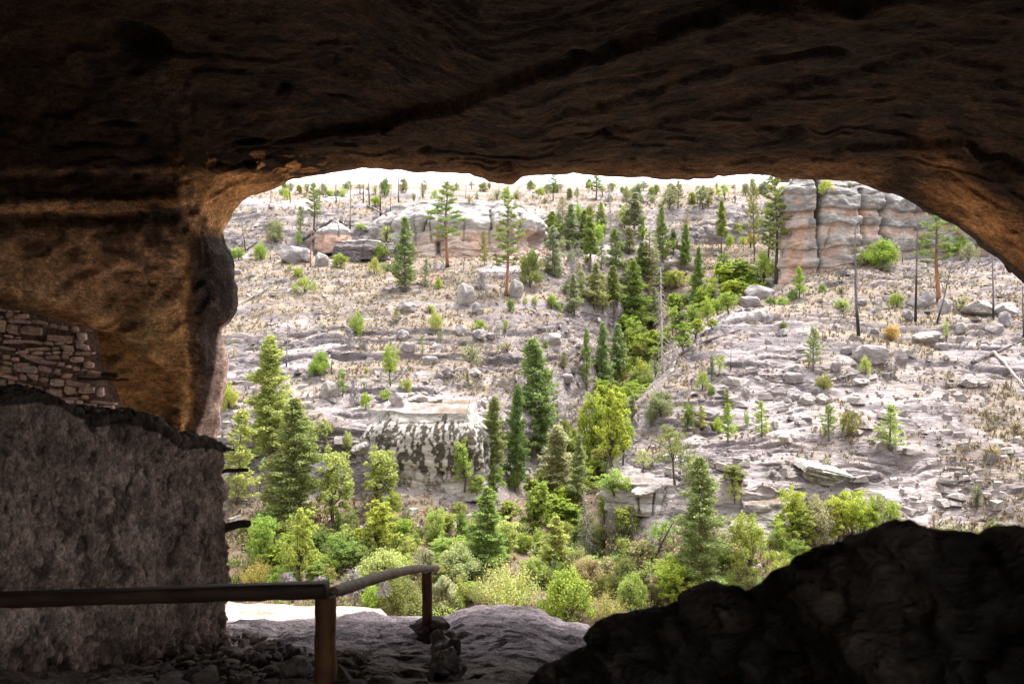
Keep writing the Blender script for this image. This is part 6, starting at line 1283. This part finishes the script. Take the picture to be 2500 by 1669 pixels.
# centre px, base py, top py, width, proto, label
BL = [
 (2264, 838, 811, 62, 5, 'mushroom shaped flat boulder on the upper right slope'), (2128, 889, 850, 78, 1, 'broad half buried boulder left of the short charred snag'), (2372, 940, 914, 46, 3, 'left of two tilted greenish slabs, far right'), (2402, 942, 915, 52, 3, 'right of two tilted greenish slabs, far right'),
 (1936, 935, 914, 52, 1, 'flat boulder below the lone young pine on the dome'), (2400, 770, 738, 80, 3, 'left half of a split layered slab behind burnt trunk'), (2460, 772, 742, 62, 3, 'right half of a split layered slab behind burnt trunk'), (2267, 744, 711, 26, 2, 'upright boulder left of the right ponderosa trunk'), (2243, 751, 727, 46, 0, 'low boulder at the half charred trunk\'s right foot'), (2310, 765, 732, 28, 2, 'squarish dark boulder behind the leaning black pole'),
 (2454, 799, 767, 26, 4, 'blocky boulder at the far right edge below split slab'), (2433, 814, 788, 48, 0, 'pale slab boulder left of the blocky far right one'), (2349, 815, 792, 25, 2, 'small pointed boulder in grass right of mushroom boulder'), (2220, 783, 760, 22, 4, 'small boulder at the half charred trunk\'s left foot'),
 (1134, 742, 697, 36, 2, 'tall upright boulder below the cliff ponderosa'), (1259, 727, 688, 30, 2, 'upright boulder touching the orange trunk of the ponderosa'), (1162, 765, 744, 20, 4, 'small boulder below the tall upright boulder'),
 (715, 639, 600, 64, 0, 'largest pale boulder left of the broken red trunk'), (744, 640, 612, 34, 4, 'middle boulder touching the broken red trunk'), (781, 652, 621, 32, 2, 'leaning boulder right of the broken red trunk'), (580, 669, 660, 20, 1, 'small flat stone beside the cave pillar'),
 (803, 975, 936, 36, 2, 'white block with a burnt log lying on it'), (883, 1112, 1080, 52, 5, 'overhanging slab left of the black streaked cliff'), (972, 991, 959, 34, 0, 'rounded boulder on the ledge above black streaked cliff'), (1017, 986, 966, 44, 5, 'layered ledge block right of the rounded ledge boulder'), (1058, 986, 971, 38, 5, 'thin ledge slab above the black streaked cliff'),
 (1347, 840, 813, 56, 0, 'big rounded boulder on the middle slope above the largest fir'), (1385, 933, 915, 38, 1, 'dark shaded slab boulder right of the largest central fir'), (1171, 828, 808, 32, 4, 'split boulder below a bright shrub, middle slope'), (1196, 826, 814, 24, 1, 'small flat boulder right of the split boulder'), (1050, 889, 872, 42, 1, 'grey slab lying on the grassy middle slope'), (1127, 818, 790, 28, 0, 'pale round boulder left of the split boulder'), (1160, 917, 900, 30, 3, 'tilted slab above the dark lichen band'), (994, 861, 841, 36, 1, 'grey boulder above the narrow bright sapling'), (982, 828, 808, 28, 4, 'pale angular boulder below a small olive pine'), (994, 759, 738, 40, 0, 'pale boulder above the small olive pine'),
 (1857, 732, 698, 62, 0, 'large boulder wedged below the banded tower\'s left foot'), (1833, 750, 727, 60, 1, 'second large boulder below the tower, lower and flatter'), (1638, 677, 655, 32, 1, 'grey boulder right of the grey gully pine'), (1712, 570, 555, 22, 0, 'round boulder on the ledge below the rim, right of centre'), (1780, 938, 918, 26, 0, 'pale block on the dome right of a thin scrub'), (1822, 971, 947, 18, 2, 'small upright stone on the middle of the dome'), (1855, 787, 762, 28, 2, 'blocky boulder on the dome below bright shrubs'), (1876, 789, 772, 18, 4, 'small block right of the blocky dome boulder'), (2040, 906, 886, 24, 1, 'small dome boulder right of the lone young pine'), (2070, 865, 850, 30, 1, 'pale flat stone above the yellow dome shrub'),
 (1841, 1408, 1376, 36, 2, 'pointed grey boulder behind the leaves near dark boulder ridge'), (1717, 1430, 1407, 28, 0, 'purplish boulder at the foot of the tall right fir'), (1577, 1208, 1186, 72, 5, 'flat cap slab on the dome\'s lower left nose'), (1610, 660, 640, 20, 0, 'small boulder above the grey gully boulder'), (2105, 745, 733, 24, 1, 'small flat stone below the tall burnt snag'), (2300, 855, 840, 30, 1, 'flat stone below the mushroom boulder'), (1975, 985, 962, 40, 3, 'tilted slab in the stone cluster low on the dome'), (2010, 980, 960, 34, 3, 'right tilted slab in the stone cluster low on the dome'), (1940, 978, 962, 30, 1, 'left flat stone in the stone cluster low on the dome'), (2100, 938, 924, 40, 5, 'layered ledge stone below the yellow dome shrub'),
]
rgb_ = random.Random(4)
# the thick pale slab: a broken plate of thin beds lying on the slope
so_ = np.array([(1963, 1149, 1158), (1968, 1141, 1166), (1974, 1136, 1172), (1984, 1138, 1177), (1994, 1141, 1180), (2012, 1145, 1185), (2030, 1149, 1188), (2044, 1152, 1189), (2054, 1154, 1182), (2066, 1157, 1175), (2078, 1161, 1170), (2086, 1163, 1165)], float)
ncs = 90; cpx = np.linspace(1963, 2086, ncs); tpy = np.interp(cpx, so_[:, 0], so_[:, 1]); bpy_ = np.interp(cpx, so_[:, 0], so_[:, 2])
dS = float(hit(2022, 1192)[1]); lay = 34; Vs_ = np.zeros((lay+6, ncs, 3))
for k in range(lay+6):
    if k < lay:
        t = k/(lay-1); pyk = bpy_+(tpy-bpy_)*t; beds = int(t*6.99); fr_ = t*7-beds
        off_ = [.0, .14, .02, .2, .06, .16, .04][min(beds, 6)]*1.3-0.10*abs(fr_-.5)*2-.5*(1-t)**2*-1.0
        yk_ = dS-.55-0.8*(1-t)*-1-off_
        Vs_[k] = PN(cpx, pyk, np.full(ncs, dS-.6))
        Vs_[k, :, 1] = yk_+0.35*fbm(np.stack([cpx*.05, cpx*0+beds*3.3, cpx*0], -1), 3, 970)
    else:
        t = (k-lay+1)/6; Vs_[k] = Vs_[lay-1]; Vs_[k, :, 1] += 2.6*t; Vs_[k, :, 2] += .25*t+.06*fbm(np.stack([cpx*.06, cpx*0+k, cpx*0], -1), 2, 972)
Vs_[:lay] += .05*fbm(Vs_[:lay]*np.array([1.5, 1.5, 5]), 3, 974)[..., None]*np.array([0, 1, .6])
ori = np.array(P(2022, 1192, dS)); cS = np.array([.33, .305, .275])*(1+.22*fbm(Vs_*np.array([.8, .8, 6]), 3, 976)[..., None])
so2 = obj("layered_boulder", mesh_np("layered_boulder", Vs_-ori, gridf(lay+6, ncs), M['boulder'], cS), None, label='thick pale layered slab jutting out above the right-hand trees', category="boulder"); so2.location = ori
for (cx_, by_, ty_, wd_, k, lab) in BL:
    b = hit(cx_, by_); dpt = b[1]; Wm = wd_/F*dpt; Hm = (by_-ty_)/F*dpt
    me = BPROTO[k]; zmax = [.62, .5, .8, .45, .7, .35][k]*1.75
    o_ = obj("boulder", me, None, label=lab, category="boulder", group="boulders across the canyon")
    o_.location = (b[0], b[1]+Wm*0.15, b[2]-Hm*0.12); o_.scale = (Wm/1.75, Wm/1.75, Hm*1.2/zmax)
    o_.rotation_euler = (rgb_.uniform(-.1, .1), (0.28 if 'tilted' in lab else rgb_.uniform(-.12, .12))*(-1), rgb_.uniform(-.5, .5))

LG = [  # fallen logs: px points, diameter m, colour, label
 ([(572, 753), (656, 702)], .35, (.20, .17, .16), 'long grey fallen log right of the cave pillar'), ([(738, 588), (770, 566), (806, 537)], .40, (.07, .06, .06), 'long charred log lying diagonally below the slim dark pine'), ([(898, 503), (945, 527)], .35, (.16, .14, .13), 'fallen trunk below the rim poles, upper left'), ([(602, 610), (630, 590)], .3, (.08, .07, .07), 'short charred log near the cave pillar'),
 ([(541, 932), (585, 933), (630, 936)], .22, (.33, .29, .26), 'pale straight log lying on a ledge, far left'), ([(786, 929), (820, 940), (858, 949)], .32, (.22, .19, .18), 'half burnt log lying across the white block'), ([(1638, 914), (1650, 886), (1666, 864)], .35, (.36, .32, .29), 'pale log running down the left edge of the dome'), ([(1666, 866), (1730, 836), (1806, 804)], .33, (.13, .11, .11), 'long dark log lying along the dome\'s top left edge'), ([(1690, 857), (1740, 828), (1775, 806)], .2, (.17, .15, .14), 'thin dark branch lying beside the long dark dome log'),
 ([(2370, 887), (2430, 862), (2502, 832)], .3, (.12, .10, .10), 'dark fallen trunk crossing the slope at far right'), ([(2426, 862), (2460, 900), (2502, 950)], .3, (.36, .31, .28), 'pale log running downhill from the dark fallen trunk'), ([(2424, 870), (2455, 908)], .12, (.34, .30, .27), 'thin pale branch left of the pale downhill log'), ([(1266, 1331), (1295, 1340), (1321, 1356)], .2, (.42, .37, .33), 'pale bare log in the canyon bottom near centre'), ([(1420, 763), (1460, 770), (1502, 776)], .32, (.20, .17, .17), 'grey log under the middle firs'), ([(594, 1338), (613, 1347)], .3, (.06, .05, .045), 'short dark log end beside the plastered wall'), ([(2045, 925), (2075, 916), (2106, 912)], .25, (.18, .16, .16), 'small grey log below the yellow dome shrub'), ([(2360, 895), (2390, 850)], .16, (.2, .17, .16), 'thin leaning branch left of the dark fallen trunk')]
for pts, dm_, cl_, lab in LG:
    W_ = np.array([hit(a, b_)+np.array([0, -0.1, dm_*0.3]) for a, b_ in pts]); k = 14
    tt = np.linspace(0, 1, k); s0 = np.linspace(0, 1, len(W_)); p_ = np.stack([np.interp(tt, s0, W_[:, i]) for i in range(3)], -1)
    p_ += 0.12*dm_*np.random.default_rng(int(pts[0][0])).normal(size=p_.shape)
    m_ = MB(); m_.tube(p_-W_[0], dm_/2*(1-.45*tt), 8, cl_)
    rl = np.random.default_rng(int(pts[0][1]))
    for _ in range(6):      # broken branch stubs
        t = rl.uniform(.15, .95); q0 = np.array([np.interp(t, tt, p_[:, i]) for i in range(3)])-W_[0]; dr = rl.normal(size=3); dr[2] = abs(dr[2])
        m_.tube(np.array([q0, q0+dr*.25*dm_*2, q0+dr*.5*dm_*2]), [dm_*.12, dm_*.08, dm_*.03], 4, cl_)
    o_ = obj("fallen_log", m_.mesh("fallen_log", M['bark']), None, label=lab, category="log", group="fallen logs across the canyon"); o_.location = W_[0]

# twiggy brush on the edge of the bright outer ledge
for i, (px_, py_, w_, lab) in enumerate(((700, 1468, 70, 'leafless brown brush left end of the bright ledge'), (780, 1468, 60, 'leafless brown brush behind the near post'), (860, 1478, 80, 'leafless dark brush right of the near post on the ledge'), (935, 1495, 50, 'low leafless brush at the bright ledge\'s right end'))):
    dq = 17.6; b = P(px_, py_+8, dq)
    t_ = thing("leafless_brush", lab, "shrub", (b[0], dq, -5.62), "brush on the outer ledge"); pr = PR['twigs'][0]; s_ = w_/F*dq/pr['W']
    for nm_, me in (("trunk", pr['trunk']), ("dry_branchwork", pr['crown'])):
        o_ = obj(nm_, me, t_); o_.scale = (s_, s_, s_*1.0); o_.rotation_euler = (0, 0, i*1.3)

# ------------------------------------------------------------------ stuff: dry grass tufts and rock chips on the far slopes
flatU = upn.ravel(); Vt = TG.reshape(-1, 3); fpx = TPX.ravel(); fpy = TPY.ravel(); soilf = soilm.ravel()
area_ok = (fpx > 440) & (fpx < 2560) & (fpy > 440) & (fpy < 1500)
wgt = area_ok*(0.04+soilf**1.2+0.5*(fpy > 1300))*np.clip(Vt[:, 1]/60, .6, 2.0)*(fpy > 470)
wgt = wgt/wgt.sum()
rng = np.random.default_rng(99)
NT = 20000
ids = rng.choice(len(Vt), NT, p=wgt)
base = Vt[ids]+rng.normal(size=(NT, 3))*np.array([.15, .15, 0])
nbl = 6; hgt = rng.uniform(.16, .42, NT)
bb = np.repeat(base, nbl, 0); hh = np.repeat(hgt, nbl)*rng.uniform(.6, 1.15, NT*nbl); az = rng.uniform(0, 6.283, NT*nbl); sp = rng.uniform(.3, 1.2, NT*nbl)
tip = bb+np.stack([np.cos(az)*hh*sp, np.sin(az)*hh*sp, hh], -1); root_ = bb+np.stack([np.cos(az), np.sin(az), 0*az], -1)*0.06
sd_ = np.stack([-np.sin(az), np.cos(az), 0*az], -1)*0.05
V = np.stack([root_-sd_-np.array([0, 0, .05]), root_+sd_-np.array([0, 0, .05]), tip], 1).reshape(-1, 3); T = np.arange(len(V)).reshape(-1, 3)
gc = np.array([.27, .21, .14])*rng.uniform(.65, 1.25, NT)[:, None]; gsel = rng.random(NT) < .22; gc[gsel] = np.array([.24, .245, .13])*rng.uniform(.8, 1.2, gsel.sum())[:, None]; gsel = rng.random(NT) < .08; gc[gsel] = np.array([.32, .20, .11])
obj("dry_grass", mesh_np("dry_grass", V, T, M['grass'], np.repeat(np.repeat(gc, nbl, 0), 3, 0), smooth=False), kind="stuff", label="straw coloured dry grass tufts on the benches of the canyon side")
# rock chips and flat flakes
NRK = 4200
wr = area_ok*(fpy < 1300)*(fpy > 470)*np.clip(Vt[:, 1]/60, .6, 2.0)*(0.4+0.6*(flatU > .5)); wr = wr/wr.sum()
ids = rng.choice(len(Vt), NRK, p=wr); ctr = Vt[ids]; sz = 0.08+0.40*rng.random(NRK)**3.5
cube = np.array([(-1, -1, -1), (1, -1, -1), (1, 1, -1), (-1, 1, -1), (-.7, -.7, 1), (.7, -.7, 1), (.7, .7, 1), (-.7, .7, 1)], float)
cq = np.array([(0, 1, 5, 4), (1, 2, 6, 5), (2, 3, 7, 6), (3, 0, 4, 7), (4, 5, 6, 7)])
Vc = cube[None]*(1+rng.uniform(-.35, .35, (NRK, 8, 3))); ra2 = rng.uniform(0, 6.283, NRK); asp = rng.uniform(.7, 1.6, NRK); tk = rng.uniform(.25, .7, NRK)
Vc = Vc*np.stack([sz*asp, sz*.8, sz*tk], -1)[:, None]
c_, s_ = np.cos(ra2)[:, None], np.sin(ra2)[:, None]; x_, y_ = Vc[..., 0]*c_-Vc[..., 1]*s_, Vc[..., 0]*s_+Vc[..., 1]*c_; z_ = Vc[..., 2]+(rng.uniform(-.25, .25, NRK)[:, None])*x_
Vc = np.stack([x_, y_, z_], -1)+ctr[:, None]+np.array([0, 0, .04])
Qc = (cq[None]+np.arange(NRK)[:, None, None]*8).reshape(-1, 4)
cc = np.array([.30, .265, .25])*rng.uniform(.55, 1.15, NRK)[:, None]
obj("rock_chips", mesh_np("rock_chips", Vc, Qc, M['boulder'], np.repeat(cc, 8, 0), smooth=False), kind="stuff", label="scattered pale rock chips and flakes over the canyon side")
# low undergrowth covering the canyon floor
NU = 260; ux_ = rng.uniform(-100, 2700, NU); uy_ = rng.uniform(1290, 1560, NU); Cs = []; Ds = []; Lc = []
for k in range(NU):
    dq = float(depth_field(np.array(ux_[k]), np.array(uy_[k])))
    j = np.argmin((fpx-ux_[k])**2+(fpy-uy_[k])**2); b_ = Vt[j]
    if b_[2] > -10.5: continue
    r_ = rng.uniform(.5, 1.2); h_ = r_*rng.uniform(.6, 1.1); m_ = 230
    dn = rng.normal(size=(m_, 3)); dn /= np.linalg.norm(dn, axis=1, keepdims=True); dn[:, 2] = np.abs(dn[:, 2])
    lump = 1+.3*np.sin(dn[:, 0]*7+k)*np.sin(dn[:, 1]*6+k*2)
    Cs.append(b_+dn*np.array([r_, r_, h_])*(lump*rng.uniform(.35, 1.05, m_))[:, None]); Ds.append(rng.normal(size=(m_, 3))+np.array([0, 0, .6]))
    col_ = np.array([(.36, .42, .12), (.26, .32, .10), (.30, .28, .13), (.42, .36, .20), (.40, .47, .14)][rng.integers(5)])*rng.uniform(.7, 1.1); Lc.append(np.repeat(col_[None], m_, 0))
Cs = np.vstack(Cs); Ds = np.vstack(Ds); Lc = np.vstack(Lc)*rng.uniform(.6, 1.3, (len(Cs), 1))
Vl, ql = leaf_quads(Cs, Ds, rng.uniform(.10, .22, len(Cs)), rng.uniform(.06, .13, len(Cs)), rng)
un = obj("undergrowth", mesh_np("undergrowth", Vl, ql, M['leaf'], np.repeat(Lc, 4, 0), smooth=False), kind="stuff", label="low mixed undergrowth covering the canyon floor"); un.color = (.85, .85, .85, 1)
# dirt and small gravel on the cave floor by the wall
NG = 1500
gx = rng.uniform(380, 900, NG); gy = rng.uniform(1570, 1668, NG); Vg = []
for k in range(NG):
    dq = 3.7+(1668-gy[k])/98*2.6; x = (gx[k]-CX)/F*dq; Vg.append((x, dq, floor_z(x, dq)))
Vg = np.array(Vg); sz = rng.uniform(.006, .02, NG)
Vc = cube[None]*(1+rng.uniform(-.35, .35, (NG, 8, 3)))*sz[:, None, None]*np.array([1.2, 1, .6])+Vg[:, None]
Qc = (cq[None]+np.arange(NG)[:, None, None]*8).reshape(-1, 4)
obj("gravel", mesh_np("gravel", Vc, Qc, M['stone'], np.repeat(np.array([.17, .135, .115])*rng.uniform(.6, 1.3, NG)[:, None], 8, 0), smooth=False), kind="stuff", label="small gravel on the cave floor by the plastered wall")
